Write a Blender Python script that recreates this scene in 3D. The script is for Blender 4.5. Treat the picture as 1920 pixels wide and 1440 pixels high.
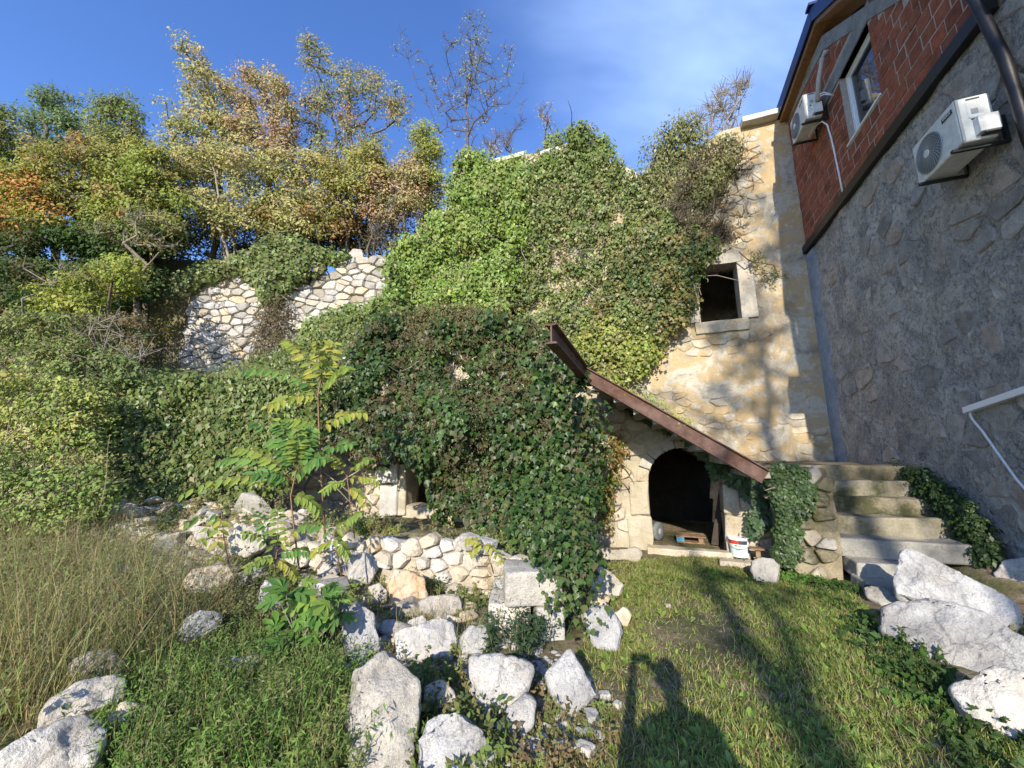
import bpy, bmesh, math, random
import numpy as np
from mathutils import Vector, Matrix

random.seed(7)
rng = np.random.default_rng(7)
scene = bpy.context.scene
for o in list(bpy.data.objects):
    bpy.data.objects.remove(o)
COL = scene.collection

# ------------------------------------------------------------------ camera, world, sun, exposure
PITCH = math.radians(10.0)
FPX = 722.0
EYE = 1.65
cam_d = bpy.data.cameras.new("camera")
cam = bpy.data.objects.new("camera", cam_d)
COL.objects.link(cam)
cam.location = (0, 0, EYE)
cam.rotation_euler = (math.pi / 2 + PITCH, 0, 0)
cam_d.sensor_width = 36
cam_d.lens = FPX / 1920 * 36
cam_d.clip_start = 0.02
cam_d.clip_end = 2000
scene.camera = cam

SUN_EL = math.radians(24.0)
SUN_AZ = math.radians(16.5)          # heading the light travels to, measured from +Y towards +X
LD = Vector((math.sin(SUN_AZ) * math.cos(SUN_EL), math.cos(SUN_AZ) * math.cos(SUN_EL), -math.sin(SUN_EL)))
sl = bpy.data.lights.new("sun", 'SUN')
sl.energy = 5.0
sl.angle = math.radians(0.5)
sl.color = (1.0, 0.92, 0.78)
sun = bpy.data.objects.new("sun", sl)
COL.objects.link(sun)
sun.rotation_euler = LD.to_track_quat('-Z', 'Y').to_euler()
sun.location = (-4, -15, 12)

world = bpy.data.worlds.new("World")
scene.world = world
world.use_nodes = True
wn = world.node_tree.nodes
wl = world.node_tree.links
wn.clear()
w_out = wn.new('ShaderNodeOutputWorld')
w_bg = wn.new('ShaderNodeBackground')
w_sky = wn.new('ShaderNodeTexSky')
w_sky.sky_type = 'NISHITA'
w_sky.sun_disc = False
w_sky.sun_elevation = SUN_EL
w_sky.sun_rotation = math.atan2(-LD.x, -LD.y)
w_sky.altitude = 400
w_sky.air_density = 1.0
w_sky.dust_density = 0.3
w_sky.ozone_density = 3.5
w_tc = wn.new('ShaderNodeTexCoord')
# thin cirrus: streaked noise on the sky direction, strongest towards the upper right
w_map = wn.new('ShaderNodeMapping')
w_map.inputs['Rotation'].default_value = (0.2, 0.5, 0.75)
w_map.inputs['Scale'].default_value = (0.8, 2.6, 1.6)
w_n = wn.new('ShaderNodeTexNoise')
w_n.inputs['Scale'].default_value = 1.2
w_n.inputs['Detail'].default_value = 5
w_n.inputs['Roughness'].default_value = 0.55
w_r = wn.new('ShaderNodeMapRange')
w_r.inputs['From Min'].default_value = 0.40
w_r.inputs['From Max'].default_value = 0.78
w_dot = wn.new('ShaderNodeVectorMath')
w_dot.operation = 'DOT_PRODUCT'
w_dot.inputs[1].default_value = Vector((0.42, 0.55, 0.72)).normalized()
w_r2 = wn.new('ShaderNodeMapRange')
w_r2.inputs['From Min'].default_value = 0.86
w_r2.inputs['From Max'].default_value = 1.0
w_mul = wn.new('ShaderNodeMath')
w_mul.operation = 'MULTIPLY'
w_mul2 = wn.new('ShaderNodeMath')
w_mul2.operation = 'MULTIPLY'
w_mul2.inputs[1].default_value = 0.72
w_mix = wn.new('ShaderNodeMix')
w_mix.data_type = 'RGBA'
w_hsv = wn.new('ShaderNodeHueSaturation')
w_hsv.inputs['Hue'].default_value = 0.513
w_hsv.inputs['Saturation'].default_value = 1.15
w_hsv.inputs['Value'].default_value = 1.65
wl.new(w_tc.outputs['Generated'], w_map.inputs['Vector'])
wl.new(w_map.outputs[0], w_n.inputs['Vector'])
wl.new(w_n.outputs['Fac'], w_r.inputs['Value'])
wl.new(w_tc.outputs['Generated'], w_dot.inputs[0])
wl.new(w_dot.outputs['Value'], w_r2.inputs['Value'])
wl.new(w_r.outputs[0], w_mul.inputs[0])
wl.new(w_r2.outputs[0], w_mul.inputs[1])
wl.new(w_mul.outputs[0], w_mul2.inputs[0])
wl.new(w_sky.outputs[0], w_hsv.inputs['Color'])
wl.new(w_mul2.outputs[0], w_mix.inputs[0])
wl.new(w_hsv.outputs[0], w_mix.inputs[6])
w_mix.inputs[7].default_value = (4.6, 6.4, 10.0, 1)
wl.new(w_mix.outputs[2], w_bg.inputs['Color'])
w_bg.inputs['Strength'].default_value = 0.14
wl.new(w_bg.outputs[0], w_out.inputs['Surface'])

scene.view_settings.view_transform = 'Standard'
scene.view_settings.look = 'None'
scene.view_settings.gamma = 1
scene.view_settings.use_curve_mapping = False
scene.view_settings.exposure = 0.55

# ------------------------------------------------------------------ geometry frame
# ev runs along the ruined facade (to the right), qv runs from the lawn to the facade
ev = np.array([.94, -.342, 0.]); ev /= np.linalg.norm(ev)
qv = np.array([.342, .94, 0.]); qv /= np.linalg.norm(qv)
zv = np.array([0., 0., 1.])
ROTZ = math.atan2(ev[1], ev[0])
QF, QG, QH, EW = 11.16, 7.44, 6.02, 3.986        # facade, arch wall, stair beam, neighbour's wall

def W(e, q, z):
    e = np.asarray(e, float)[..., None]; q = np.asarray(q, float)[..., None]; z = np.asarray(z, float)[..., None]
    return e * ev + q * qv + z * zv

def ray(x, y):
    x = np.asarray(x, float); y = np.asarray(y, float)
    a = x - 960; b = 720 - y
    return np.stack([a, FPX * math.cos(PITCH) - b * math.sin(PITCH), FPX * math.sin(PITCH) + b * math.cos(PITCH)], -1)
EYEP = np.array([0, 0, EYE])
def onq(x, y, q): r = ray(x, y); return EYEP + r * (q / (r @ qv))[..., None]
def one(x, y, e): r = ray(x, y); return EYEP + r * (e / (r @ ev))[..., None]
def atz(x, y, z): r = ray(x, y); return EYEP + r * ((z - EYE) / r[..., 2])[..., None]
def atY(x, y, Y): r = ray(x, y); return EYEP + r * (np.asarray(Y) / r[..., 1])[..., None]
def proj(p):
    d = np.asarray(p) - EYEP
    c = math.cos(PITCH); s = math.sin(PITCH)
    zc = d[..., 1] * c + d[..., 2] * s
    yc = -d[..., 1] * s + d[..., 2] * c
    zc = np.where(zc < .01, .01, zc)
    return 960 + FPX * d[..., 0] / zc, 720 - FPX * yc / zc

def in_poly(px, py, poly):
    px = np.asarray(px, float); py = np.asarray(py, float)
    ins = np.zeros(px.shape, bool)
    n = len(poly)
    for i in range(n):
        x0, y0 = poly[i]; x1, y1 = poly[(i + 1) % n]
        if y0 == y1: continue
        c = ((y0 > py) != (y1 > py)) & (px < (x1 - x0) * (py - y0) / (y1 - y0) + x0)
        ins ^= c
    return ins

def sample_poly(poly, n, r=rng):
    p = np.array(poly, float)
    lo, hi = p.min(0), p.max(0)
    out = np.zeros((0, 2))
    while len(out) < n:
        c = lo + r.random((n * 2, 2)) * (hi - lo)
        c = c[in_poly(c[:, 0], c[:, 1], poly)]
        out = np.vstack([out, c])
    return out[:n]

def _h(i, j, k, seed):
    n = (i * 374761393 + j * 668265263 + k * 2147483647 + seed * 974634777) & 0xffffffff
    n = ((n ^ (n >> 13)) * 1274126177) & 0xffffffff
    return ((n ^ (n >> 16)) & 0xffff) / 65535.0

def vn(P, scale=1., seed=0):
    P = np.asarray(P, float) * scale
    f = np.floor(P); t = P - f; t = t * t * (3 - 2 * t)
    i = f.astype(np.int64)
    r = 0
    for a in (0, 1):
        for b in (0, 1):
            for c in (0, 1):
                w = (t[..., 0] if a else 1 - t[..., 0]) * (t[..., 1] if b else 1 - t[..., 1]) * (t[..., 2] if c else 1 - t[..., 2])
                r = r + w * _h(i[..., 0] + a, i[..., 1] + b, i[..., 2] + c, seed)
    return r * 2 - 1

def fbm(P, scale=1., octv=4, seed=0):
    r = 0; a = 1; s = scale
    for o in range(octv):
        r = r + a * vn(P, s, seed + o * 17); a *= .5; s *= 2.1
    return r

# ------------------------------------------------------------------ object helpers
ORG = {}
def tag(o, label=None, cat=None, group=None, kind=None):
    if label: o['label'] = label
    if cat: o['category'] = cat
    if group: o['group'] = group
    if kind: o['kind'] = kind
    return o

def thing(name, label, cat, loc=(0, 0, 0), group=None):
    o = bpy.data.objects.new(name, None)
    o.empty_display_size = .2
    COL.objects.link(o)
    o.location = tuple(loc)
    ORG[o.name] = np.array(loc, float)
    return tag(o, label, cat, group)

def link(name, me, org, parent):
    o = bpy.data.objects.new(name, me)
    COL.objects.link(o)
    org = np.array(org, float)
    if parent is not None:
        o.parent = parent
        o.location = tuple(org - ORG[parent.name])
    else:
        o.location = tuple(org)
    ORG[o.name] = org
    return o

def mesh_obj(name, V, Fs, mat, parent=None, org=None, smooth=False, col=None):
    """V: Nx3 world coordinates, Fs: list of faces or an NxK array"""
    V = np.asarray(V, float).reshape(-1, 3)
    if org is None:
        org = np.array([(V[:, 0].min() + V[:, 0].max()) / 2, (V[:, 1].min() + V[:, 1].max()) / 2, V[:, 2].min()])
    org = np.array(org, float)
    L = (V - org).astype(np.float32)
    me = bpy.data.meshes.new(name)
    if isinstance(Fs, np.ndarray):
        n, k = Fs.shape
        me.vertices.add(len(L)); me.vertices.foreach_set('co', L.ravel())
        me.loops.add(n * k); me.loops.foreach_set('vertex_index', Fs.ravel().astype(np.int32))
        me.polygons.add(n); me.polygons.foreach_set('loop_start', np.arange(0, n * k, k, dtype=np.int32))
        me.update(calc_edges=True)
    else:
        me.from_pydata(L.tolist(), [], [list(f) for f in Fs])
    if smooth:
        me.polygons.foreach_set('use_smooth', np.ones(len(me.polygons), bool))
    if col is not None:
        a = me.color_attributes.new('tint', 'FLOAT_COLOR', 'POINT')
        c = np.ones((len(L), 4), np.float32); c[:, :3] = col
        a.data.foreach_set('color', c.ravel())
    for m in (mat if isinstance(mat, (list, tuple)) else [mat]):
        me.materials.append(m)
    return link(name, me, org, parent)

class MB:
    def __init__(s): s.v = []; s.f = []
    def add(s, V, F):
        b = len(s.v); s.v += [tuple(p) for p in np.asarray(V, float)]
        s.f += [tuple(i + b for i in f) for f in F]; return s
    def box(s, e0, e1, q0, q1, z0, z1):
        V = [W(e, q, z) for z in (z0, z1) for q in (q0, q1) for e in (e0, e1)]
        return s.add(V, [(0, 2, 3, 1), (4, 5, 7, 6), (0, 1, 5, 4), (2, 6, 7, 3), (0, 4, 6, 2), (1, 3, 7, 5)])
    def prism(s, A, B):
        """two loops of equal length, closed with side faces"""
        n = len(A)
        F = [tuple(range(n - 1, -1, -1)), tuple(range(n, 2 * n))]
        for i in range(n):
            j = (i + 1) % n
            F.append((i, j, n + j, n + i))
        return s.add(list(A) + list(B), F)
    def tube(s, pts, rad, n=8, cap=True):
        pts = [np.array(p, float) for p in pts]
        if not hasattr(rad, '__len__'): rad = [rad] * len(pts)
        rings = []
        ref = np.array([0.31, 0.17, 0.93])
        for i, p in enumerate(pts):
            d = pts[min(i + 1, len(pts) - 1)] - pts[max(i - 1, 0)]
            d /= (np.linalg.norm(d) + 1e-9)
            if abs(d @ ref) > .95: ref = np.array([1., 0.1, 0])
            a = np.cross(d, ref); a /= np.linalg.norm(a); b = np.cross(d, a)
            rings.append([p + rad[i] * (math.cos(t) * a + math.sin(t) * b) for t in [2 * math.pi * k / n for k in range(n)]])
        V = [v for r in rings for v in r]; F = []
        for i in range(len(pts) - 1):
            for k in range(n):
                F.append((i * n + k, i * n + (k + 1) % n, (i + 1) * n + (k + 1) % n, (i + 1) * n + k))
        if cap:
            F.append(tuple(range(n - 1, -1, -1))); F.append(tuple((len(pts) - 1) * n + k for k in range(n)))
        return s.add(V, F)
    def lathe(s, c, prof, n=24, axis=None):
        """prof: (radius, height) along axis (default z)"""
        ax = np.array([0, 0, 1.]) if axis is None else np.array(axis, float) / np.linalg.norm(axis)
        a = np.cross(ax, [0.2, 0.9, 0.1]); a /= np.linalg.norm(a); b = np.cross(ax, a)
        V = [np.array(c) + ax * h + r * (math.cos(t) * a + math.sin(t) * b) for r, h in prof for t in [2 * math.pi * k / n for k in range(n)]]
        F = []
        for i in range(len(prof) - 1):
            for k in range(n):
                F.append((i * n + k, i * n + (k + 1) % n, (i + 1) * n + (k + 1) % n, (i + 1) * n + k))
        F.append(tuple(range(n - 1, -1, -1))); F.append(tuple((len(prof) - 1) * n + k for k in range(n)))
        return s.add(V, F)
    def build(s, name, mat, parent=None, bevel=0, smooth=False, seg=2):
        o = mesh_obj(name, s.v, s.f, mat, parent, smooth=smooth)
        if bevel:
            m = o.modifiers.new('bevel', 'BEVEL'); m.width = bevel; m.segments = seg; m.limit_method = 'ANGLE'; m.angle_limit = math.radians(35)
        return o

# ------------------------------------------------------------------ materials
def new_mat(name):
    m = bpy.data.materials.new(name); m.use_nodes = True
    nt = m.node_tree; nt.nodes.clear()
    out = nt.nodes.new('ShaderNodeOutputMaterial')
    b = nt.nodes.new('ShaderNodeBsdfPrincipled')
    nt.links.new(b.outputs[0], out.inputs['Surface'])
    return m, nt, b, out

def ramp(nt, stops):
    r = nt.nodes.new('ShaderNodeValToRGB')
    cr = r.color_ramp
    while len(cr.elements) < len(stops): cr.elements.new(0.5)
    for el, (p, c) in zip(cr.elements, stops):
        el.position = p; el.color = (c[0], c[1], c[2], 1)
    return r

def noise(nt, vec, scale, detail=6, rough=.6, dist=0.):
    n = nt.nodes.new('ShaderNodeTexNoise')
    n.inputs['Scale'].default_value = scale; n.inputs['Detail'].default_value = detail
    n.inputs['Roughness'].default_value = rough; n.inputs['Distortion'].default_value = dist
    nt.links.new(vec, n.inputs['Vector'])
    return n.outputs['Fac']

def mixc(nt, fac, a, b, mode='MIX'):
    m = nt.nodes.new('ShaderNodeMix'); m.data_type = 'RGBA'; m.blend_type = mode
    for i, v in ((0, fac), (6, a), (7, b)):
        if isinstance(v, (int, float)): m.inputs[i].default_value = v
        elif isinstance(v, tuple): m.inputs[i].default_value = (v[0], v[1], v[2], 1)
        else: nt.links.new(v, m.inputs[i])
    return m.outputs[2]

def mrange(nt, v, a, b, c=0., d=1.):
    m = nt.nodes.new('ShaderNodeMapRange')
    for k, x in (('From Min', a), ('From Max', b), ('To Min', c), ('To Max', d)): m.inputs[k].default_value = x
    nt.links.new(v, m.inputs['Value']); return m.outputs[0]

def wpos(nt): return nt.nodes.new('ShaderNodeNewGeometry').outputs['Position']

def bump(nt, b, height, strength=.5, dist=.02, prev=None):
    n = nt.nodes.new('ShaderNodeBump'); n.inputs['Strength'].default_value = strength; n.inputs['Distance'].default_value = dist
    nt.links.new(height, n.inputs['Height'])
    if prev is not None: nt.links.new(prev, n.inputs['Normal'])
    nt.links.new(n.outputs[0], b.inputs['Normal'])
    return n.outputs[0]

def rock_mat(name, c1, c2, stain, stain_amt=.5, lichen=(.12, .12, .11), lich=.45, rnd=.25, scale=3., bs=.7, moss=None, bd=.02, warm=None):
    m, nt, b, out = new_mat(name)
    p = wpos(nt)
    n1 = noise(nt, p, scale, 8, .65)
    n2 = noise(nt, p, scale * .45, 4, .6, .5)
    n3 = noise(nt, p, scale * 9, 5, .7)
    base = ramp(nt, [(.3, c1), (.62, c2)]); nt.links.new(n1, base.inputs[0])
    c = mixc(nt, mrange(nt, n2, .5, .68, 0, stain_amt), base.outputs[0], stain)
    c = mixc(nt, mrange(nt, n3, .56, .7, 0, lich), c, lichen)
    vr = nt.nodes.new('ShaderNodeTexVoronoi'); vr.feature = 'DISTANCE_TO_EDGE'; vr.inputs['Scale'].default_value = scale * 1.3
    dz = nt.nodes.new('ShaderNodeTexNoise'); dz.inputs['Scale'].default_value = scale * 2; dz.inputs['Detail'].default_value = 5; nt.links.new(p, dz.inputs['Vector'])
    dv = nt.nodes.new('ShaderNodeVectorMath'); dv.operation = 'MULTIPLY_ADD'; dv.inputs[1].default_value = (.9 / scale,) * 3
    nt.links.new(dz.outputs['Color'], dv.inputs[0]); nt.links.new(p, dv.inputs[2]); nt.links.new(dv.outputs[0], vr.inputs['Vector'])
    crack = mrange(nt, vr.outputs['Distance'], 0., .035, 1., 0.)
    cm = nt.nodes.new('ShaderNodeMath'); cm.operation = 'MULTIPLY'; nt.links.new(crack, cm.inputs[0]); nt.links.new(mrange(nt, n2, .42, .6, 0., .7), cm.inputs[1])
    c = mixc(nt, cm.outputs[0], c, tuple(v * .45 for v in c1))
    n5 = noise(nt, p, scale * 22, 4, .75)
    c = mixc(nt, mrange(nt, n5, .45, .62, 0, .35), c, tuple(v * .7 for v in c1))
    if moss:
        n4 = noise(nt, p, 1.6, 6, .7)
        c = mixc(nt, mrange(nt, n4, .52, .62, 0, .85), c, moss)
    if rnd:
        oi = nt.nodes.new('ShaderNodeObjectInfo')
        c = mixc(nt, 1., c, ramp_out(nt, oi.outputs['Random'], [(0, (1 - rnd, 1 - rnd, 1 - rnd)), (.5, (1, 1, 1)), (.8, (1, .93, .8) if warm is None else warm), (1, (1 - rnd * .4, 1 - rnd * .4, 1 - rnd * .3))]), 'MULTIPLY')
    nt.links.new(c, b.inputs['Base Color'])
    b.inputs['Roughness'].default_value = .9
    b.inputs['Specular IOR Level'].default_value = .2
    pv = bump(nt, b, n1, bs * .8, bd * 2.2)
    pv = bump(nt, b, n3, bs, bd * .6, pv)
    bump(nt, b, n5, bs * .8, bd * .25, pv)
    return m

def ramp_out(nt, v, stops):
    r = ramp(nt, stops); nt.links.new(v, r.inputs[0]); return r.outputs[0]

M = {}
M['lime'] = rock_mat('white_limestone', (.40, .375, .34), (.66, .63, .575), (.44, .34, .22), .4, rnd=.22, bs=.9, bd=.03)
M['lime_grey'] = rock_mat('grey_limestone', (.34, .325, .31), (.63, .61, .575), (.38, .32, .25), .4, rnd=.15, scale=3.5, bs=1., bd=.035)
M['rubble'] = rock_mat('cream_rubble_stone', (.44, .38, .29), (.68, .61, .49), (.54, .38, .21), .45, rnd=.3, scale=5, bs=.9, bd=.025)
M['orange_rock'] = rock_mat('orange_veined_limestone', (.46, .38, .28), (.66, .58, .46), (.60, .36, .16), .8, rnd=.1)
M['grey_rubble'] = rock_mat('grey_wall_stone', (.32, .30, .27), (.64, .60, .53), (.48, .40, .31), .4, (.12, .115, .11), .6, rnd=.35, scale=5, bs=1., bd=.04, warm=(1.08, .96, .86))
M['step'] = rock_mat('weathered_step_stone', (.17, .15, .10), (.34, .30, .22), (.09, .08, .045), .75, rnd=.18, moss=(.05, .055, .02))
M['pale_step'] = rock_mat('pale_step_stone', (.24, .225, .19), (.40, .38, .33), (.15, .13, .09), .6, rnd=.15)
M['mossrock'] = rock_mat('mossy_limestone', (.26, .24, .21), (.44, .41, .36), (.2, .16, .10), .5, rnd=.1)
M['window_stone'] = rock_mat('dressed_window_stone', (.36, .33, .28), (.54, .50, .43), (.44, .31, .15), .5, rnd=.12, scale=4)
M['slab'] = rock_mat('pale_concrete_slab', (.45, .43, .38), (.66, .63, .56), (.35, .32, .26), .4, rnd=0)
M['cement'] = rock_mat('grey_cement', (.19, .22, .25), (.30, .33, .36), (.14, .16, .18), .5, (.36, .38, .40), .25, rnd=0, scale=5)
M['concrete'] = rock_mat('grey_concrete', (.20, .20, .19), (.32, .32, .305), (.14, .13, .12), .5, rnd=0, scale=6, bs=.4)
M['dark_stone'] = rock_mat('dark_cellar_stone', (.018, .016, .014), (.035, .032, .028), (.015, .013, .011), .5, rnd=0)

def mortar_grey():
    m, nt, b, out = new_mat('grey_pointing_mortar')
    p = wpos(nt)
    n1 = noise(nt, p, 2.2, 10, .72, .6); n2 = noise(nt, p, 14, 6, .7); n3 = noise(nt, p, .6, 4, .6)
    c = ramp_out(nt, n1, [(.34, (.11, .105, .10)), (.44, (.25, .24, .215)), (.53, (.41, .385, .335)), (.66, (.58, .53, .455))])
    c = mixc(nt, mrange(nt, n3, .45, .65, 0, .5), c, (.25, .22, .18))
    nz = nt.nodes.new('ShaderNodeTexNoise'); nz.inputs['Scale'].default_value = 5; nz.inputs['Detail'].default_value = 5
    nt.links.new(p, nz.inputs['Vector'])
    va = nt.nodes.new('ShaderNodeVectorMath'); va.operation = 'MULTIPLY_ADD'; va.inputs[1].default_value = (.28, .28, .28)
    nt.links.new(nz.outputs['Color'], va.inputs[0]); nt.links.new(p, va.inputs[2])
    vo = nt.nodes.new('ShaderNodeTexVoronoi'); vo.inputs['Scale'].default_value = 5.5; nt.links.new(va.outputs[0], vo.inputs['Vector'])
    patch = mrange(nt, vo.outputs['Distance'], .22, .42, 1., 0.)
    sp = nt.nodes.new('ShaderNodeSeparateColor'); nt.links.new(vo.outputs['Color'], sp.inputs[0])
    pc = ramp_out(nt, sp.outputs[0], [(0, (.22, .21, .19)), (.4, (.45, .42, .36)), (.7, (.60, .54, .44)), (.85, (.46, .38, .28)), (1, (.72, .67, .58))])
    mm = nt.nodes.new('ShaderNodeMath'); mm.operation = 'MULTIPLY'; nt.links.new(patch, mm.inputs[0]); nt.links.new(mrange(nt, n1, .38, .58, 0., .9), mm.inputs[1])
    c = mixc(nt, mm.outputs[0], c, pc)
    c = mixc(nt, mrange(nt, n2, .5, .6, 0, .7), c, (.09, .095, .10))
    n6 = noise(nt, p, 32, 5, .75); c = mixc(nt, mrange(nt, n6, .48, .6, 0, .5), c, (.55, .52, .47))
    nt.links.new(c, b.inputs['Base Color']); b.inputs['Roughness'].default_value = .95
    pv = bump(nt, b, n1, 1., .07); pv = bump(nt, b, n2, .8, .025, pv); bump(nt, b, patch, .8, .02, pv)
    return m
M['mortar_grey'] = mortar_grey()

def plaster(name, stops, stain=(.16, .14, .11), sc=1.1):
    m, nt, b, out = new_mat(name)
    p = wpos(nt)
    n1 = noise(nt, p, sc, 9, .74, .8); n2 = noise(nt, p, 5, 9, .75, .5); n3 = noise(nt, p, .55, 5, .7, .2); n4 = noise(nt, p, 40, 4, .7)
    c = ramp_out(nt, n1, stops)
    c = mixc(nt, mrange(nt, n2, .54, .64, 0, .75), c, (.60, .55, .46))
    c = mixc(nt, mrange(nt, n3, .50, .62, 0, .7), c, stain)
    c = mixc(nt, mrange(nt, n4, .56, .7, 0, .45), c, (.2, .17, .12))
    nt.links.new(c, b.inputs['Base Color']); b.inputs['Roughness'].default_value = .95
    b.inputs['Specular IOR Level'].default_value = .15
    pv = bump(nt, b, n2, .7, .05); bump(nt, b, n4, .6, .012, pv)
    return m
M['ochre'] = plaster('ochre_flaking_plaster', [(.30, (.24, .21, .17)), (.39, (.42, .36, .27)), (.455, (.47, .33, .16)), (.51, (.43, .35, .23)), (.57, (.50, .46, .38)), (.64, (.33, .29, .22)), (.72, (.25, .23, .19))])
M['arch_plaster'] = plaster('cream_rough_plaster', [(.3, (.26, .23, .18)), (.5, (.45, .39, .28)), (.7, (.52, .47, .39))], stain=(.34, .29, .2))
M['inner'] = plaster('inner_dark_plaster', [(.3, (.20, .19, .17)), (.5, (.34, .31, .28)), (.7, (.45, .42, .37))])

def simple(name, col, rough=.5, metal=0., bsc=0, bst=.2, var=0.):
    m, nt, b, out = new_mat(name)
    b.inputs['Base Color'].default_value = (*col, 1); b.inputs['Roughness'].default_value = rough; b.inputs['Metallic'].default_value = metal
    p = wpos(nt)
    n = noise(nt, p, bsc or 8, 6, .65)
    if var:
        d = tuple(x * (1 - var) for x in col)
        nt.links.new(ramp_out(nt, n, [(.35, d), (.6, col)]), b.inputs['Base Color'])
    if bsc: bump(nt, b, n, bst, .01)
    return m
M['brick'] = rock_mat('red_clay_block', (.21, .065, .035), (.38, .13, .07), (.45, .2, .12), .35, (.4, .33, .27), .25, rnd=.35, scale=7, bs=.4, bd=.008, warm=(1.1, .9, .8))
M['brick_mortar'] = simple('brick_mortar', (.44, .38, .32), .95, bsc=30, bst=.5, var=.35)
M['fascia'] = simple('black_steel_fascia', (.018, .017, .018), .45, .3, var=.4, bsc=15)
M['roof_blue'] = simple('dark_blue_roof_metal', (.012, .018, .07), .35, .4, var=.3, bsc=5)
M['soffit'] = simple('orange_wood_soffit', (.30, .15, .045), .6, bsc=18, bst=.3, var=.45)
M['ac_white'] = simple('white_painted_steel', (.70, .71, .67), .4, bsc=9, bst=.03, var=.22)
M['ac_grey'] = simple('grey_grille_plastic', (.34, .36, .36), .5, var=.1)
M['ac_dark'] = simple('dark_unit_interior', (.05, .055, .06), .6)
M['black'] = simple('black_plastic', (.015, .015, .017), .4)
M['bracket'] = simple('dark_bracket_steel', (.02, .03, .027), .5, .3, var=.3)
M['pvc'] = simple('white_upvc', (.75, .77, .78), .3, bsc=2, bst=.02, var=.06)
M['hose'] = simple('pale_insulation_hose', (.62, .66, .68), .5, var=.1)
M['foam'] = simple('aged_foam_sleeve', (.50, .48, .43), .9, bsc=25, bst=.5, var=.3)
M['rust'] = rock_mat('rusty_steel', (.07, .038, .028), (.17, .105, .085), (.09, .038, .02), .7, (.04, .02, .015), .6, rnd=0, scale=6, bs=.4, bd=.004)
M['bucket'] = simple('white_bucket_plastic', (.80, .80, .78), .35, bsc=8, bst=.03, var=.08)
M['bucket_red'] = simple('red_label_print', (.50, .045, .025), .5)
M['bucket_dark'] = simple('dark_label_print', (.05, .045, .055), .5)
M['bucket_pale'] = simple('pale_blue_label', (.55, .66, .62), .5)
M['wood'] = rock_mat('weathered_wood', (.16, .10, .06), (.34, .22, .13), (.08, .05, .03), .4, rnd=.2, scale=9, bs=.4, bd=.006)
M['dark_wood'] = simple('old_dark_wood', (.05, .035, .025), .8, bsc=14, var=.4)
M['blue'] = simple('blue_painted_wood', (.08, .28, .42), .6, bsc=20, var=.3)
M['tyre'] = simple('grey_rubber', (.16, .17, .17), .8, bsc=20, var=.3)
M['bark'] = rock_mat('grey_brown_bark', (.09, .07, .05), (.19, .155, .12), (.06, .05, .035), .5, rnd=.1, scale=9, bs=.5, bd=.006)
M['bark_pale'] = rock_mat('pale_dry_bark', (.20, .17, .13), (.36, .32, .26), (.13, .10, .08), .4, rnd=.1, scale=9, bs=.3, bd=.004)
M['stem_red'] = simple('reddish_green_stem', (.22, .13, .06), .6, bsc=20, var=.4)
M['straw'] = simple('dry_straw_stem', (.32, .24, .13), .8, bsc=20, var=.4)
M['cloth'] = simple('dark_jacket_cloth', (.03, .035, .05), .9, bsc=40, var=.3)
M['jeans'] = simple('blue_jeans_cloth', (.04, .06, .12), .9, bsc=40, var=.3)
M['skin'] = simple('skin', (.45, .27, .19), .55, bsc=60, bst=.1)
M['hair'] = simple('dark_brown_hair', (.03, .018, .012), .7, bsc=90, bst=.6)

def glass_mat():
    m, nt, b, out = new_mat('window_glass')
    b.inputs['Base Color'].default_value = (.02, .025, .04, 1)
    b.inputs['Roughness'].default_value = .03; b.inputs['Specular IOR Level'].default_value = .9
    b.inputs['IOR'].default_value = 1.6
    return m
M['glass'] = glass_mat()

def leaf_mat(name, trans=.35, rough=.45, spec=.4):
    m, nt, b, out = new_mat(name)
    a = nt.nodes.new('ShaderNodeVertexColor'); a.layer_name = 'tint'
    nt.links.new(a.outputs['Color'], b.inputs['Base Color'])
    b.inputs['Roughness'].default_value = rough; b.inputs['Specular IOR Level'].default_value = spec
    t = nt.nodes.new('ShaderNodeBsdfTranslucent')
    tc = mixc(nt, 1., a.outputs['Color'], (1.25, 1.25, .6), 'MULTIPLY')
    nt.links.new(tc, t.inputs['Color'])
    mx = nt.nodes.new('ShaderNodeMixShader'); mx.inputs[0].default_value = trans
    nt.links.new(b.outputs[0], mx.inputs[1]); nt.links.new(t.outputs[0], mx.inputs[2])
    nt.links.new(mx.outputs[0], out.inputs['Surface'])
    return m
M['leaf'] = leaf_mat('leaf_surface', .28, .6, .2)
M['ivy'] = leaf_mat('glossy_ivy_leaf', .20, .40, .26)
M['dry'] = leaf_mat('dry_leaf', .3, .8, .1)

def ground_mat():
    m, nt, b, out = new_mat('soil_and_moss_ground')
    p = wpos(nt)
    n1 = noise(nt, p, 1.3, 8, .65); n2 = noise(nt, p, 9, 7, .7); n3 = noise(nt, p, 45, 4, .7)
    c = ramp_out(nt, n2, [(.3, (.10, .073, .047)), (.5, (.22, .17, .11)), (.7, (.36, .29, .20))])
    c = mixc(nt, mrange(nt, n1, .42, .58, 0, .7), c, (.06, .085, .022))
    c = mixc(nt, mrange(nt, n3, .6, .72, 0, .7), c, (.36, .31, .25))
    nt.links.new(c, b.inputs['Base Color']); b.inputs['Roughness'].default_value = 1.
    b.inputs['Specular IOR Level'].default_value = .1
    pv = bump(nt, b, n2, .8, .04); bump(nt, b, n3, .8, .012, pv)
    return m
M['ground'] = ground_mat()

# ------------------------------------------------------------------ ground
TWALL = [(.32, 4.15), (-.55, 4.9), (-2.0, 5.45), (-4.5, 6.2), (-7.5, 6.9)]          # low terrace wall
LWALL = [tuple(W(-7.35, 7.5, 0)[:2]), (-6.2, 8.45), (-8.2, 7.9), (-11.5, 8.2)]        # ivy-hung wall to the left

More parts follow.
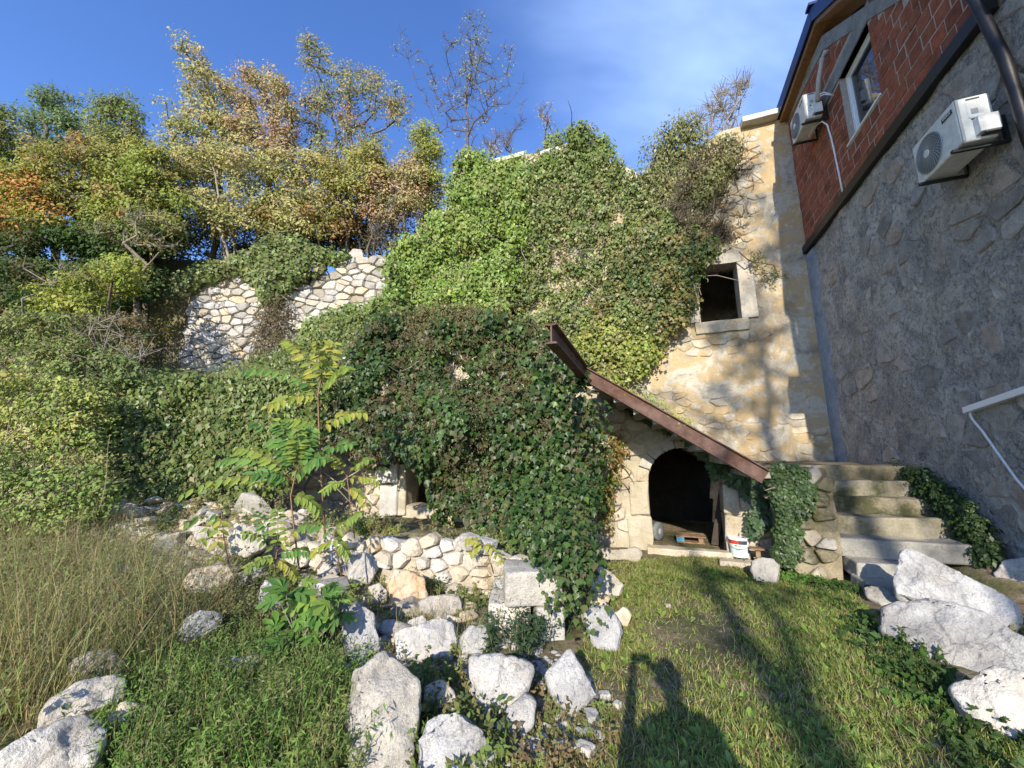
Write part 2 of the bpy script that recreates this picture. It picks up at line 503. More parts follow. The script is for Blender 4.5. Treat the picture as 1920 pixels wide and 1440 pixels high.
def ss(x, a, b):
    t = np.clip((x - a) / (b - a), 0, 1); return t * t * (3 - 2 * t)

def behind(x, y, line):
    """signed distance in y behind a polyline given from right to left"""
    xs = np.array([p[0] for p in line])[::-1]; ys = np.array([p[1] for p in line])[::-1]
    return y - np.interp(x, xs, ys)

def gz(x, y):
    x = np.asarray(x, float); y = np.asarray(y, float)
    e = x * ev[0] + y * ev[1]; q = x * qv[0] + y * qv[1]
    P = np.stack([x, y, x * 0], -1)
    z = .035 * fbm(P, .9, 4, 3) + .012 * vn(P, 5., 9)
    z = z + .05 * np.clip(-x - 1.6, 0, 4) + ss(-x, 3, 9) * .12
    # terrace behind the low wall
    dT = behind(x, y, TWALL)
    z = z + ss(dT, .05, .5) * ss(-x, -.35, -.15) * (.52 - (.25 + .22 * ss(-x, 2.2, 3.6)) * ss(dT, .6, 2.4)) * ss(-x, 10, 7.) 
    # slope above the ivy-hung wall, then the stone retaining wall, then the wooded plateau
    dL = behind(x, y, LWALL)
    left = ss(-x, 4.35, 4.6)
    left2 = ss(-x, 8, 11)
    hill = ss(dL, .25, .7) * 2.5 * (1 - left2) + ss(dL, -1.0, 5) * 3.2 * left2 + np.clip(dL, 0, 6) * .2
    back = ss(y, 13.25, 13.7) * 4.3
    z = z + left * (hill + back) 
    # bank built up behind the facade
    bk = ss(q, QF + .8, QF + 1.4) * 9. * ss(-e, -.2, .3) + ss(q, 16.2, 17.5) * 9. * ss(e, -.3, .2)
    z = z + (1 - left) * bk * ss(y, 7, 9)
    z = z + ss(y, 17, 60) * 12
    # earth bank between the steps and the neighbour's wall
    bank = np.interp(q, [4.5, 6.0, 6.9, 8.4, 9.2], [.0, .12, .35, 1.38, 1.4])
    z = z + ss(e, 3.3, 3.8) * bank * ss(q, 4.5, 5) * (q < 11.4) * ss(e, 7, 5)
    return z

def axis(segs):
    r = []
    for a, b, st in segs: r += list(np.arange(a, b, st))
    return np.array(r + [segs[-1][1]])
gx = axis([(-300, -60, 30), (-60, -24, 4), (-24, -12, .5), (-12, 8, .09), (8, 24, .8), (24, 60, 4), (60, 300, 30)])
gy = axis([(-300, -60, 30), (-60, -10, 4), (-10, 1, .4), (1, 14.5, .09), (14.5, 26, .5), (26, 60, 4), (60, 400, 30)])
GX, GY = np.meshgrid(gx, gy)
GZ = gz(GX, GY)
nx, ny = len(gx), len(gy)
idx = np.arange(nx * ny).reshape(ny, nx)
GF = np.stack([idx[:-1, :-1], idx[:-1, 1:], idx[1:, 1:], idx[1:, :-1]], -1).reshape(-1, 4)
g = mesh_obj('ground', np.stack([GX, GY, GZ], -1).reshape(-1, 3), GF, M['ground'], org=(0, 0, 0), smooth=True)
tag(g, kind='structure')

def hit(x, y, tmax=22., off=0.):
    """where the sight line through pixel (x, y) first meets the terrain"""
    r = ray(x, y); r = r / np.linalg.norm(r, axis=-1, keepdims=True)
    t = np.full(r.shape[:-1], tmax); done = np.zeros(t.shape, bool)
    for k in np.arange(1.0, tmax, .06):
        p = EYEP + r * k
        h = (~done) & (p[..., 2] < gz(p[..., 0], p[..., 1]))
        t[h] = k; done |= h
        if done.all(): break
    return EYEP + r * (t - off)[..., None]

# ------------------------------------------------------------------ wall sheets
def wall_sheet(name, parent, mat, to_world, s0, s1, z0, z1, res, hole=None, top=None, amp=.02, thick=.4, seed=1, smooth=True):
    """solid wall: displaced front, flat back, closed edges. to_world(s, z, depth) with depth positive towards the viewer"""
    ns = int((s1 - s0) / res) + 1; nz = int((z1 - z0) / res) + 1
    S, Z = np.meshgrid(np.linspace(s0, s1, ns), np.linspace(z0, z1, nz))
    if top is not None:
        T = top(S); Z = z0 + (Z - z0) * (T - z0) / (z1 - z0)
    P0 = to_world(S, Z, S * 0)
    d = amp * fbm(P0, 1.6, 5, seed)
    Fr = to_world(S, Z, d).reshape(-1, 3); Bk = to_world(S, Z, S * 0 - thick).reshape(-1, 3)
    id_ = np.arange(ns * nz).reshape(nz, ns)
    keep = np.ones((nz - 1, ns - 1), bool)
    if hole is not None:
        cs = (S[:-1, :-1] + S[1:, 1:]) / 2; cz = (Z[:-1, :-1] + Z[1:, 1:]) / 2
        keep = ~hole(cs, cz)
    A = np.stack([id_[:-1, :-1], id_[:-1, 1:], id_[1:, 1:], id_[1:, :-1]], -1)[keep]
    n = ns * nz
    kp = np.pad(keep, 1)
    k = kp[1:-1, 1:-1]
    sk = []
    for dy, dx, a, b in ((-1, 0, 0, 1), (0, 1, 1, 2), (1, 0, 2, 3), (0, -1, 3, 0)):
        nb = kp[1 + dy:kp.shape[0] - 1 + dy, 1 + dx:kp.shape[1] - 1 + dx]
        m = k & ~nb
        q = np.stack([id_[:-1, :-1], id_[:-1, 1:], id_[1:, 1:], id_[1:, :-1]], -1)[m]
        sk.append(np.stack([q[:, b], q[:, a], q[:, a] + n, q[:, b] + n], -1))
    Fc = np.vstack([A, A[:, ::-1] + n] + sk)
    return mesh_obj(name, np.vstack([Fr, Bk]), Fc, mat, parent, smooth=smooth)

# ------------------------------------------------------------------ irregular stones
def clip(poly, n, c):
    out = []
    m = len(poly)
    for i in range(m):
        p, r = poly[i], poly[(i + 1) % m]
        dp = p[0] * n[0] + p[1] * n[1] - c; dr = r[0] * n[0] + r[1] * n[1] - c
        if dp <= 0: out.append(p)
        if dp * dr < 0:
            t = dp / (dp - dr); out.append((p[0] + (r[0] - p[0]) * t, p[1] + (r[1] - p[1]) * t))
    return out

def stone_cells(s0, s1, z0, z1, cw, ch, rnd, jit=.42):
    pts = []
    nr = max(1, int((z1 - z0) / ch))
    for r in range(-1, nr + 2):
        k = rnd.uniform(.75, 1.35)
        s = s0 - cw + rnd.random() * cw
        while s < s1 + cw:
            w = cw * k * rnd.uniform(.6, 1.5)
            pts.append((s + w / 2, z0 + (r + .5) * ch + rnd.uniform(-jit, jit) * ch)); s += w
    ax = ch / cw
    P = np.array(pts); Q = P * [ax, 1]
    cells = []
    for i in range(len(P)):
        if not (s0 <= P[i, 0] <= s1 and z0 <= P[i, 1] <= z1): continue
        d = ((Q - Q[i]) ** 2).sum(1); o = np.argsort(d)[1:16]
        poly = [(Q[i, 0] + a * ch * 2, Q[i, 1] + b * ch * 2) for a, b in ((-1, -1), (1, -1), (1, 1), (-1, 1))]
        for j in o:
            nrm = Q[j] - Q[i]; mid = (Q[j] + Q[i]) / 2
            poly = clip(poly, nrm, float(nrm @ mid))
            if len(poly) < 3: break
        if len(poly) >= 3: cells.append([(a / ax, b) for a, b in poly])
    return cells

def put_stones(parent, cells, to_world, depth, mats, gap=.012, keep=None, rnd=random, drop=0., name='stone', sink=.05, dome=.12, limit=300, inset=.12, smooth=False):
    cnt = 0
    for poly in cells:
        P = np.array(poly); c = P.mean(0)
        if keep is not None and not keep(c[0], c[1]): continue
        if rnd.random() < drop: continue
        # merge very short edges, round the corners
        Q = []
        for i in range(len(P)):
            a, b = P[i], P[(i + 1) % len(P)]
            L = np.linalg.norm(b - a)
            if L < .03: continue
            Q += [a + (b - a) * .13, a + (b - a) * .87] if L > .09 else [(a + b) / 2]
        if len(Q) < 4: continue
        Q = np.array(Q); n = len(Q)
        r = np.linalg.norm(Q - c, axis=1); rm = r.mean()
        g_ = np.clip(1 - gap / (r + 1e-6), .4, 1)
        Q1 = c + (Q - c) * g_[:, None]
        Q2 = c + (Q1 - c) * (1 - (inset + inset * .8 * np.array([rnd.random() for _ in range(n)]))[:, None])
        d = depth * rnd.uniform(.6, 1.3)
        tilt = np.array([rnd.uniform(-.25, .25), rnd.uniform(-.3, .2)])
        d1 = np.array([d * rnd.uniform(.4, .8) for _ in range(n)])
        d2 = d * (1 + dome * .5) + (Q2 - c) @ tilt * .5 + np.array([rnd.uniform(-.12, .12) * d for _ in range(n)])
        V = [to_world(Q1[:, 0], Q1[:, 1], np.full(n, -sink)), to_world(Q1[:, 0], Q1[:, 1], d1), to_world(Q2[:, 0], Q2[:, 1], d2),
             to_world(np.array([c[0]]), np.array([c[1]]), np.array([d * (1 + dome)]))]
        V = np.vstack(V)
        F = []
        for k in range(n):
            j = (k + 1) % n
            F += [(k, j, n + j, n + k), (n + k, n + j, 2 * n + j, 2 * n + k), (2 * n + k, 2 * n + j, 3 * n)]
        o = mesh_obj(name, V, F, mats[int(rnd.random() * len(mats)) % len(mats)], parent, smooth=smooth)
        cnt += 1
        if cnt >= limit: break
    return cnt

# ------------------------------------------------------------------ the old ruined house
house = thing('ruined_house', 'old ruined stone house with flaking ochre plaster and small square window, smothered in ivy', 'ruined house', W(0, QF, 0))

TOPP = [(720, 470), (745, 455), (830, 410), (852, 312), (1060, 278), (1130, 292), (1200, 330), (1290, 300), (1350, 245), (1390, 232), (1480, 205)]
_tp = np.array([onq(np.array(float(x)), np.array(float(y)), QF) for x, y in TOPP])
_te = _tp @ ev; _tz = _tp[:, 2]
def f_top(s): return np.interp(s, _te, _tz) + .06 * vn(np.stack([s * 3, s * 0, s * 0], -1), 1, 5)
def toF(s, z, d): return W(s, QF - d, z)
WF = (1.37, 2.38, 5.08, 6.7)
def f_hole(s, z):
    a = (s > WF[0]) & (s < WF[1]) & (z > WF[2]) & (z < WF[3])
    c = (s > -4.35) & (s < -3.55) & (z > 5.3) & (z < 6.3)
    return a | c
facade = wall_sheet('facade_wall', house, M['ochre'], toF, -9.0, 4.02, 0., 11.2, .07, f_hole, f_top, .018, .6, 11)

# dressed stones of the facade window
def block(name, parent, mat, e0, e1, q0, q1, z0, z1, bev=.015, amp=.008, seed=0, sub=.12):
    """a rough dressed block"""
    V = []; 
    bm = bmesh.new()
    bmesh.ops.create_cube(bm, size=1)
    bmesh.ops.subdivide_edges(bm, edges=bm.edges[:], cuts=int(min(5, max(1, (e1 - e0) / sub / 2))), use_grid_fill=True)
    P = np.array([v.co[:] for v in bm.verts])
    F = [[v.index for v in f.verts] for f in bm.faces]
    bm.free()
    X = W((e0 + e1) / 2 + P[:, 0] * (e1 - e0), (q0 + q1) / 2 + P[:, 1] * (q1 - q0), (z0 + z1) / 2 + P[:, 2] * (z1 - z0))
    nn = np.stack([vn(X, 4, seed + 1), vn(X, 4, seed + 2), vn(X, 4, seed + 3)], -1)
    X = X + nn * amp * 2
    o = mesh_obj(name, X, F, mat, parent)
    m = o.modifiers.new('bevel', 'BEVEL'); m.width = bev; m.segments = 2; m.limit_method = 'ANGLE'; m.angle_limit = math.radians(35)
    return o
fw = mesh_obj('window_surround', *(lambda m: (m.v, m.f))(MB().box(WF[0] - .02, WF[0] + .05, QF + .12, QF + .5, WF[2], WF[3])), M['window_stone'], house)
block('lintel', fw, M['window_stone'], WF[0] - .35, WF[1] + .12, QF - .06, QF + .4, WF[3] - .02, WF[3] + .28, seed=1)
block('jamb', fw, M['window_stone'], WF[1] - .01, WF[1] + .36, QF - .07, QF + .4, WF[2] + .02, WF[3] - .03, seed=2)
block('jamb', fw, M['window_stone'], WF[0] - .30, WF[0] + .01, QF - .06, QF + .4, WF[2] + .02, WF[3] - .03, seed=3)
block('sill', fw, M['window_stone'], WF[0] - .12, WF[1] + .14, QF - .09, QF + .4, WF[2] - .30, WF[2] + .01, seed=4)
# inner room behind the window
inn = MB()
inn.box(-.6, 3.9, QF + 3.2, QF + 3.4, 3.0, 8.6)
inn.box(-.8, -.6, QF + .62, QF + 3.2, 3.0, 8.6)
inn.box(-.8, 3.9, QF + .62, QF + 3.4, 8.6, 8.8)
inn.box(-.8, 3.9, QF + .62, QF + 3.4, 2.8, 3.0)
inn.box(3.9, 4.1, QF + .62, QF + 3.4, 2.8, 8.8)
inn.build('inner_room_wall', M['inner'], house)

# exposed facade stones (below the window, at the bottom and beside the ivy)
rs = random.Random(21)
polys_F = [[(1215, 560), (1300, 600), (1430, 560), (1440, 610), (1425, 665), (1300, 665), (1225, 640)],
           [(1170, 640), (1230, 660), (1190, 730), (1130, 720)],
           [(1180, 720), (1330, 730), (1480, 770), (1555, 790), (1560, 868), (1440, 868), (1300, 800)],
           [(1380, 250), (1430, 250), (1440, 330), (1400, 470), (1300, 480), (1230, 400), (1210, 320)],
           [(1130, 470), (1240, 460), (1240, 560), (1150, 620), (1100, 560)]]
def keepF(s, z):
    if WF[0] - .36 < s < WF[1] + .38 and WF[2] - .32 < z < WF[3] + .3: return False
    x, y = proj(W(s, QF, z)); return any(in_poly(x, y, p) for p in polys_F)
put_stones(house, stone_cells(-3.5, 3.98, 1.2, 11, .31, .20, rs, .55), toF, .022, [M['ochre'], M['ochre'], M['rubble']], .010, keepF, rs, .3, dome=.3, limit=290)

# cornice slabs on the wall top
for (x0, y0, x1, y1, n_) in ((890, 306, 982, 290, 1), (1012, 283, 1075, 272, 2), (1392, 224, 1482, 198, 3)):
    a = onq(np.array(float(x0)), np.array(float(y0)), QF - .25); b = onq(np.array(float(x1)), np.array(float(y1)), QF - .25)
    z = (a[2] + b[2]) / 2
    block('cornice_slab', house, M['slab'], float(a @ ev), float(b @ ev), QF - .25, QF + .6, z - .10, z + .06, seed=20 + n_)

# --- lower storey with the arched cellar door
def slope_top(e):     # underside line of the outer stair along the arch wall
    return np.interp(e, [-.95, 1.42], [2.74, 1.20])
def g_top(s): return np.where(s < -.95, np.interp(s, [-2.6, -1.7, -.95], [4.0, 2.9, 2.74]), slope_top(s) + .03)
AC_E, AC_R, AC_SP, AC_T = .45, .60, 1.13, 1.74
def arch_in(s, z, pad=0.):
    r = np.sqrt(((s - AC_E) / (AC_R + pad)) ** 2 + (np.clip(z - AC_SP, 0, 9) / (AC_T - AC_SP + pad)) ** 2)
    return (r < 1) & (z > -.2)
def toG(s, z, d): return W(s, QG - d, z)
GW = (-5.16, -4.45, .50, 1.45)      # small ground floor window
def g_hole(s, z): return arch_in(s, z) | ((s > GW[0]) & (s < GW[1]) & (z > GW[2]) & (z < GW[3]))
wall_sheet('arch_wall', house, M['arch_plaster'], toG, -7.5, 1.85, -.3, 4.0, .06, g_hole, g_top, .035, .45, 31)
# arch ring and jambs
ring = 9
for k in range(ring):
    a0 = math.pi * k / ring + .012; a1 = math.pi * (k + 1) / ring - .012
    A = []
    for rr in (0, .20):
        for a in ([a0, (a0 + a1) / 2, a1] if rr == 0 else [a1, (a0 + a1) / 2, a0]):
            A.append((AC_E + (AC_R - .02 + rr) * math.cos(a), AC_SP + (AC_T - AC_SP - .02 + rr) * math.sin(a)))
    MB().prism([W(s, QG - .055, z) for s, z in A], [W(s, QG + .46, z) for s, z in A]).build('voussoir', M['window_stone'], house, bevel=.012)
for s0, s1, z0, z1, sd in ((AC_E - AC_R - .36, AC_E - AC_R + .02, -.1, .52, 1), (AC_E - AC_R - .30, AC_E - AC_R + .02, .53, AC_SP + .0, 2), (AC_E + AC_R - .02, AC_E + AC_R + .3, -.1, .62, 3), (AC_E + AC_R - .02, AC_E + AC_R + .24, .63, AC_SP, 4)):
    block('door_jamb', house, M['arch_plaster'] if s0 < 0 else M['window_stone'], s0, s1, QG - .07, QG + .46, z0, z1, seed=40 + sd, bev=.03, amp=.022)
# small window frame stones
gw = block('window_surround', house, M['arch_plaster'], GW[0] - .05, GW[1] + .3, QG - .10, QG + .4, GW[2] - .42, GW[2], seed=50, amp=.02)
block('jamb', gw, M['arch_plaster'], GW[0] - .22, GW[0] + .02, QG - .12, QG + .4, GW[2] - .2, GW[3], seed=51, amp=.03, bev=.03)
block('jamb', gw, M['arch_plaster'], GW[1] - .02, GW[1] + .22, QG - .10, QG + .4, GW[2] - .1, GW[3], seed=52, amp=.02, bev=.03)
# stones of the lower wall
rs = random.Random(5)
polys_G = [[(560, 820), (770, 850), (770, 1010), (560, 1010)], [(1095, 700), (1170, 800), (1225, 880), (1170, 1000), (1110, 1035), (1090, 900)], [(1170, 780), (1270, 800), (1300, 830), (1222, 870)],
           [(1400, 880), (1460, 900), (1450, 1050), (1400, 1040)]]
def keepG(s, z):
    if arch_in(s, z, .2): return False
    if s < AC_E + AC_R + .3 and s > AC_E - AC_R - .36 and z < AC_SP: return False
    if z > g_top(np.array(s)) - .06: return False
    if GW[0] - .2 < s < GW[1] + .2 and z > GW[2] - .4 and z < GW[3]: return False
    x, y = proj(W(s, QG, z)); return any(in_poly(x, y, p) for p in polys_G)
put_stones(house, stone_cells(-7.4, 1.8, -.2, 3.6, .30, .22, rs), toG, .045, [M['rubble'], M['lime'], M['arch_plaster']], .02, keepG, rs, .08, limit=240)
for (s0, s1, z0, z1, sd) in ((-5.85, -5.30, .95, 1.55, 1), (-5.75, -5.28, .30, .93, 2), (-5.98, -5.5, 1.57, 1.9, 3)):
    block('quoin', house, M['lime'], s0, s1, QG - .22, QG + .1, z0, z1, seed=60 + sd, amp=.03, bev=.03)

# floor of the terrace between lower storey and facade, and the outer stair slab
deck = MB().box(-7.5, -2.3, QG + .02, QF - .04, 3.85, 4.02)
deck.build('terrace_slab', M['concrete'], house)
ss_ = MB()
A = [(-.95, 2.78), (1.30, 1.30), (1.30, 1.42), (-.95, 2.88)]
ss_.prism([W(s, QH + .03, z) for s, z in A], [W(s, QF - .05, z) for s, z in A])
ss_.build('stair_slab', M['concrete'], house)
rs = random.Random(8)
for k in range(8):      # rough treads on the sloping slab
    e0 = -.85 + k * .28
    z0 = float(np.interp(e0 + .28, [-.95, 1.55], [2.88, 1.26]))-.03
    block('tread', house, M['pale_step'], e0, e0 + .29, QH + .02, QG + 1.4, z0 - .02, z0 + .08 + rs.uniform(-.02, .02), seed=80 + k, amp=.02)
# cellar
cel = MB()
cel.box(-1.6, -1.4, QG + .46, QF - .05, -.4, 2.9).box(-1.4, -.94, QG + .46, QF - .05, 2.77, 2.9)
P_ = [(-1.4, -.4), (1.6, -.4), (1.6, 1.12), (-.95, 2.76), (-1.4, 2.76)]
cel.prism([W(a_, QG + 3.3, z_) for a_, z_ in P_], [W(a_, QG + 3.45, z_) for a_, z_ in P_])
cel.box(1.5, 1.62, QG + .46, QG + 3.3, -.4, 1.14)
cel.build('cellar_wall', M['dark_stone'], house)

# a second dark window high up in the ivy, only its opening shows
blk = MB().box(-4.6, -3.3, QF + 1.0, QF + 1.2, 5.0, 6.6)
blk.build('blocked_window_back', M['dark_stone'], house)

# ------------------------------------------------------------------ rusty beams
def ibeam(name, label, p0, p1, h, w, parent=None):
    p0 = np.array(p0, float); p1 = np.array(p1, float)
    d = p1 - p0; d /= np.linalg.norm(d)
    side = np.cross(d, zv); side /= np.linalg.norm(side)
    up = np.cross(side, d)
    t = .016
    prof = [(-w / 2, 0), (w / 2, 0), (w / 2, -t), (t / 2, -t * 1.6), (t / 2, -h + t * 1.6), (w / 2, -h + t), (w / 2, -h), (-w / 2, -h), (-w / 2, -h + t), (-t / 2, -h + t * 1.6), (-t / 2, -t * 1.6), (-w / 2, -t)]
    A = [p0 + side * a + up * b for a, b in prof]; B = [p1 + side * a + up * b for a, b in prof]
    m = MB(); n = len(A)
    F = [(i, (i + 1) % n, n + (i + 1) % n, n + i) for i in range(n)]
    for o_ in (0, n):
        F += [tuple(o_ + i for i in (0, 1, 2, 3, 10, 11)), tuple(o_ + i for i in (3, 4, 9, 10)), tuple(o_ + i for i in (4, 5, 6, 7, 8, 9))]
    m.add(A + B, F)
    o = m.build(name, M['rust'])
    return tag(o, label, 'steel beam', 'rusty steel beams')
ibeam('steel_beam', 'rusty steel beam sloping down to the right above the arched cellar door', W(-.93, QH - .03, 2.97), W(1.40, QH - .03, 1.415), .20, .10)
ibeam('steel_beam', 'rusty steel beam sticking out over the lawn with its cut end in the air', W(-.98, QH + .7, 3.0), W(-.94, 3.78, 2.98), .22, .12)

# ------------------------------------------------------------------ neighbour's house
nb = thing('neighbour_house', 'neighbouring house with grey stone lower wall, red clay block upper floor and blue metal roof', 'house', W(EW, 8, 0))
def toR(s, z, d): return W(EW - d, s, z)
ZF = 6.64
wall_sheet('stone_wall', nb, M['mortar_grey'], lambda s, z, d: toR(s, z, d), 4.6, 11.5, -.3, ZF, .08, None, None, .03, .45, 51)
wall_sheet('stone_wall', nb, M['mortar_grey'], lambda s, z, d: toR(s, z, d + .0), 4.6, 5.28, ZF + .002, 11.0, .12, None, None, .03, .45, 53)
rs = random.Random(3)
big = stone_cells(3.6, 11.0, .0, 6.55, .46, .36, rs, .5)
put_stones(nb, big, lambda s, z, d: toR(s, z, d), .012, [M['grey_rubble']], .05, lambda s, z: not (s > 10.5), rs, .42, dome=.25, inset=.10, sink=.06)
put_stones(nb, stone_cells(3.6, 5.2, 6.8, 10.5, .46, .36, rs, .5), toR, .012, [M['grey_rubble']], .035, None, rs, .3, dome=.25, inset=.10, sink=.06, limit=30)
# smooth cement seam in the corner
_z = np.linspace(1.2, ZF - .05, 26); A = []; B = []
for z in _z:
    w = .34 + .08 * float(vn(np.array([z * 1.3, 0, 0]), 1, 4))
    A.append(toR(11.12 - w, z, .035)); B.append(toR(11.2, z, .05))
V = A + B + [toR(11.12 - .5, z, -.03) for z in _z]
n = len(_z)
mesh_obj('cement_seam', V, [(i, i + 1, n + i + 1, n + i) for i in range(n - 1)] + [(2 * n + i, 2 * n + i + 1, i + 1, i) for i in range(n - 1)], M['cement'], nb, smooth=True)

# gable of clay blocks
def gable(q): return np.interp(q, [5.28, 7.12, 8.83, 11.3], [7.75, 9.23, 10.57, 10.84])
NW = (7.40, 8.52, 7.66, 9.12)
MBm = MB()
prof = [(5.30, ZF + .12), (11.28, ZF + .12), (11.28, 10.8), (8.83, 10.53), (7.12, 9.19), (5.30, 7.74)]
# backing wall made of strips round the window opening
for (q0, q1, zb, zt) in ((5.30, NW[0], ZF + .1, None), (NW[1], 8.83, ZF + .1, None), (8.83, 11.28, ZF + .1, None), (NW[0], NW[1], ZF + .1, NW[2]), (NW[0], NW[1], NW[3], None)):
    qs = [q0] + [k for k in (7.12,) if q0 < k < q1] + [q1]
    topz = [(qq, float(gable(qq)) if zt is None else zt) for qq in qs]
    P = [(q0, zb), (q1, zb)] + [(a, b) for a, b in reversed(topz)]
    MBm.prism([toR(a, b, 0) for a, b in P], [toR(a, b, -.3) for a, b in P])
bw = MBm.build('brick_wall', M['brick_mortar'], nb)
BL, BH, BT = .285, .243, .017
bmesh_brick = None
def brick_mesh():
    m = MB(); a, b = (BL - .021) / 2, (BH - .019) / 2
    V = [(-.03, -a, -b), (-.03, a, -b), (-.03, a, b), (-.03, -a, b)]
    V = [(x, y, z) for x in (.03, -.007) for (y, z) in ((-a, -b), (a, -b), (a, b), (-a, b))]
    V[4:] = [(x, y * .985, z * .975) for x, y, z in V[4:]]
    F = [(4, 7, 6, 5), (0, 1, 5, 4), (1, 2, 6, 5), (2, 3, 7, 6), (3, 0, 4, 7)]
    me = bpy.data.meshes.new('brick'); me.from_pydata(V, [], F); me.materials.append(M['brick']); return me
BM = brick_mesh()
rs = random.Random(9)
row = 0; z = ZF + .22 + BH / 2; cnt = 0
base_o = ORG[bw.name]
def lay(q, z, L=1.):
    global cnt
    o = bpy.data.objects.new('brick', BM); COL.objects.link(o); o.parent = bw
    p = toR(q + rs.uniform(-.003, .003), z + rs.uniform(-.004, .004), rs.uniform(-.007, .006))
    o.location = tuple(p - base_o); o.rotation_euler = (rs.uniform(-.012, .012), 0, ROTZ)
    if L != 1.: o.scale = (1, L, 1)
    cnt += 1
while z < 10.6:
    beside = NW[2] - BH * .5 < z < NW[3] + .3
    runs = [(NW[1], 11.22, 1), (NW[0], 5.36, -1)] if beside else [(11.22, 5.36, -1)]
    if NW[3] < z < NW[3] + .3: runs = [(9.2, 11.22, 1), (7.25, 5.36, -1)]
    for q0, q1, sg in runs:
        q = q0
        L = .5 if row % 2 else 1.
        while (q1 - q) * sg > BL * .3:
            L = min(L, (q1 - q) * sg / BL)
            qc = q + sg * BL * L / 2
            if z + BH / 2 < gable(qc) - .12 and cnt < 300: lay(qc, z, L)
            q += sg * BL * L; L = 1.
    z += BH; row += 1
print('bricks', cnt)
# fascia strip, concrete ring beam, lintel
MB().prism([toR(q, z, .10) for q, z in ((5.25, ZF), (11.3, ZF), (11.3, ZF + .2), (5.25, ZF + .2))], [toR(q, z, -.05) for q, z in ((5.25, ZF), (11.3, ZF), (11.3, ZF + .2), (5.25, ZF + .2))]).build('fascia', M['fascia'], nb, bevel=.01)
band = MB()
bp = [(5.30, 7.75), (7.12, 9.23), (8.83, 10.57), (11.29, 10.84)]
lo = [(5.30, 7.50), (7.20, 9.00), (8.90, 10.28), (11.29, 10.56)]
P = bp + lo[::-1]
for i in range(3):
    Pq = [bp[i], bp[i + 1], lo[i + 1], lo[i]]
    band.prism([toR(a, b, .02) for a, b in Pq], [toR(a, b, -.28) for a, b in Pq])
band.build('ring_beam', M['concrete'], nb)
MB().prism([toR(q, z, .022) for q, z in ((7.25, NW[3]), (9.2, NW[3]), (9.2, NW[3] + .3), (7.25, NW[3] + .3))], [toR(q, z, -.28) for q, z in ((7.25, NW[3]), (9.2, NW[3]), (9.2, NW[3] + .3), (7.25, NW[3] + .3))]).build('lintel', M['concrete'], nb)
# white window set back in its opening
def rect(q0, q1, z0, z1, d0, d1):
    P = [(q0, z0), (q1, z0), (q1, z1), (q0, z1)]
    return [toR(a, b, d0) for a, b in P], [toR(a, b, d1) for a, b in P]
fr = MB(); w_ = .075
for a in ((NW[0] - .0, NW[1], NW[2], NW[2] + w_), (NW[0], NW[1], NW[3] - w_, NW[3]), (NW[0], NW[0] + w_, NW[2] + w_, NW[3] - w_), (NW[1] - w_, NW[1], NW[2] + w_, NW[3] - w_)):
    fr.prism(*rect(*a, -.10, -.18))
sash = w_ + .012
win = fr.build('window', M['pvc'], nb, bevel=.006)
f2 = MB(); k_ = .05
for a in ((NW[0] + w_, NW[1] - w_, NW[2] + w_, NW[2] + w_ + k_), (NW[0] + w_, NW[1] - w_, NW[3] - w_ - k_, NW[3] - w_), (NW[0] + w_, NW[0] + w_ + k_, NW[2] + w_ + k_, NW[3] - w_ - k_), (NW[1] - w_ - k_, NW[1] - w_, NW[2] + w_ + k_, NW[3] - w_ - k_)):
    f2.prism(*rect(*a, -.115, -.17))
f2.build('sash', M['pvc'], win, bevel=.005)
MB().prism(*rect(NW[0] + w_ + k_, NW[1] - w_ - k_, NW[2] + w_ + k_, NW[3] - w_ - k_, -.14, -.15)).build('pane', M['glass'], win)
MB().prism(*rect(NW[0] - .02, NW[1] + .08, NW[2] - .05, NW[2] - .004, .03, -.20)).build('sill', M['pvc'], win, bevel=.008)
# roof: blue sheet metal over orange timber
rp = [(4.6, 8.30), (8.6, 11.10), (11.6, 10.98)]
th = .34
for i in range(2):
    (a, za), (b, zb) = rp[i], rp[i + 1]
    P = [(a, za), (b, zb), (b, zb - .32), (a, za - .32)]
    MB().prism([W(EW - .26, q, z) for q, z in P], [W(EW + 5, q, z) for q, z in P]).build('roof', M['roof_blue'], nb, bevel=.01)
    P = [(a, za - .325), (b, zb - .325), (b, zb - .43), (a, za - .43)]
    MB().prism([W(EW - .20, q, z) for q, z in P], [W(EW + .45, q, z) for q, z in P]).build('timber_soffit', M['soffit'], nb, bevel=.01)
MB().prism([W(EW - .30, q, z) for q, z in ((8.5, 11.16), (8.7, 11.16), (8.7, 11.1), (8.5, 11.1))], [W(EW + 5, q, z) for q, z in ((8.5, 11.16), (8.7, 11.16), (8.7, 11.1), (8.5, 11.1))]).build('ridge_cap', M['roof_blue'], nb)
# rear volume so the house is closed
MB().box(EW + .46, EW + 6, 4.6, 11.2, -.3, 7.7).build('rear_wall', M['concrete'], nb)

# drainpipe
dp = MB().tube([toR(5.33, 9.5, .16), toR(5.33, 7.0, .16), toR(5.28, 6.85, .15), toR(5.20, 5.9, .10), toR(5.17, 4.9, .10), toR(5.15, 4.7, .10)], .055, 12)
dp_o = dp.build('drainpipe', M['fascia'], smooth=True); tag(dp_o, 'black round drainpipe running down beside the red block wall in the corner', 'drainpipe')

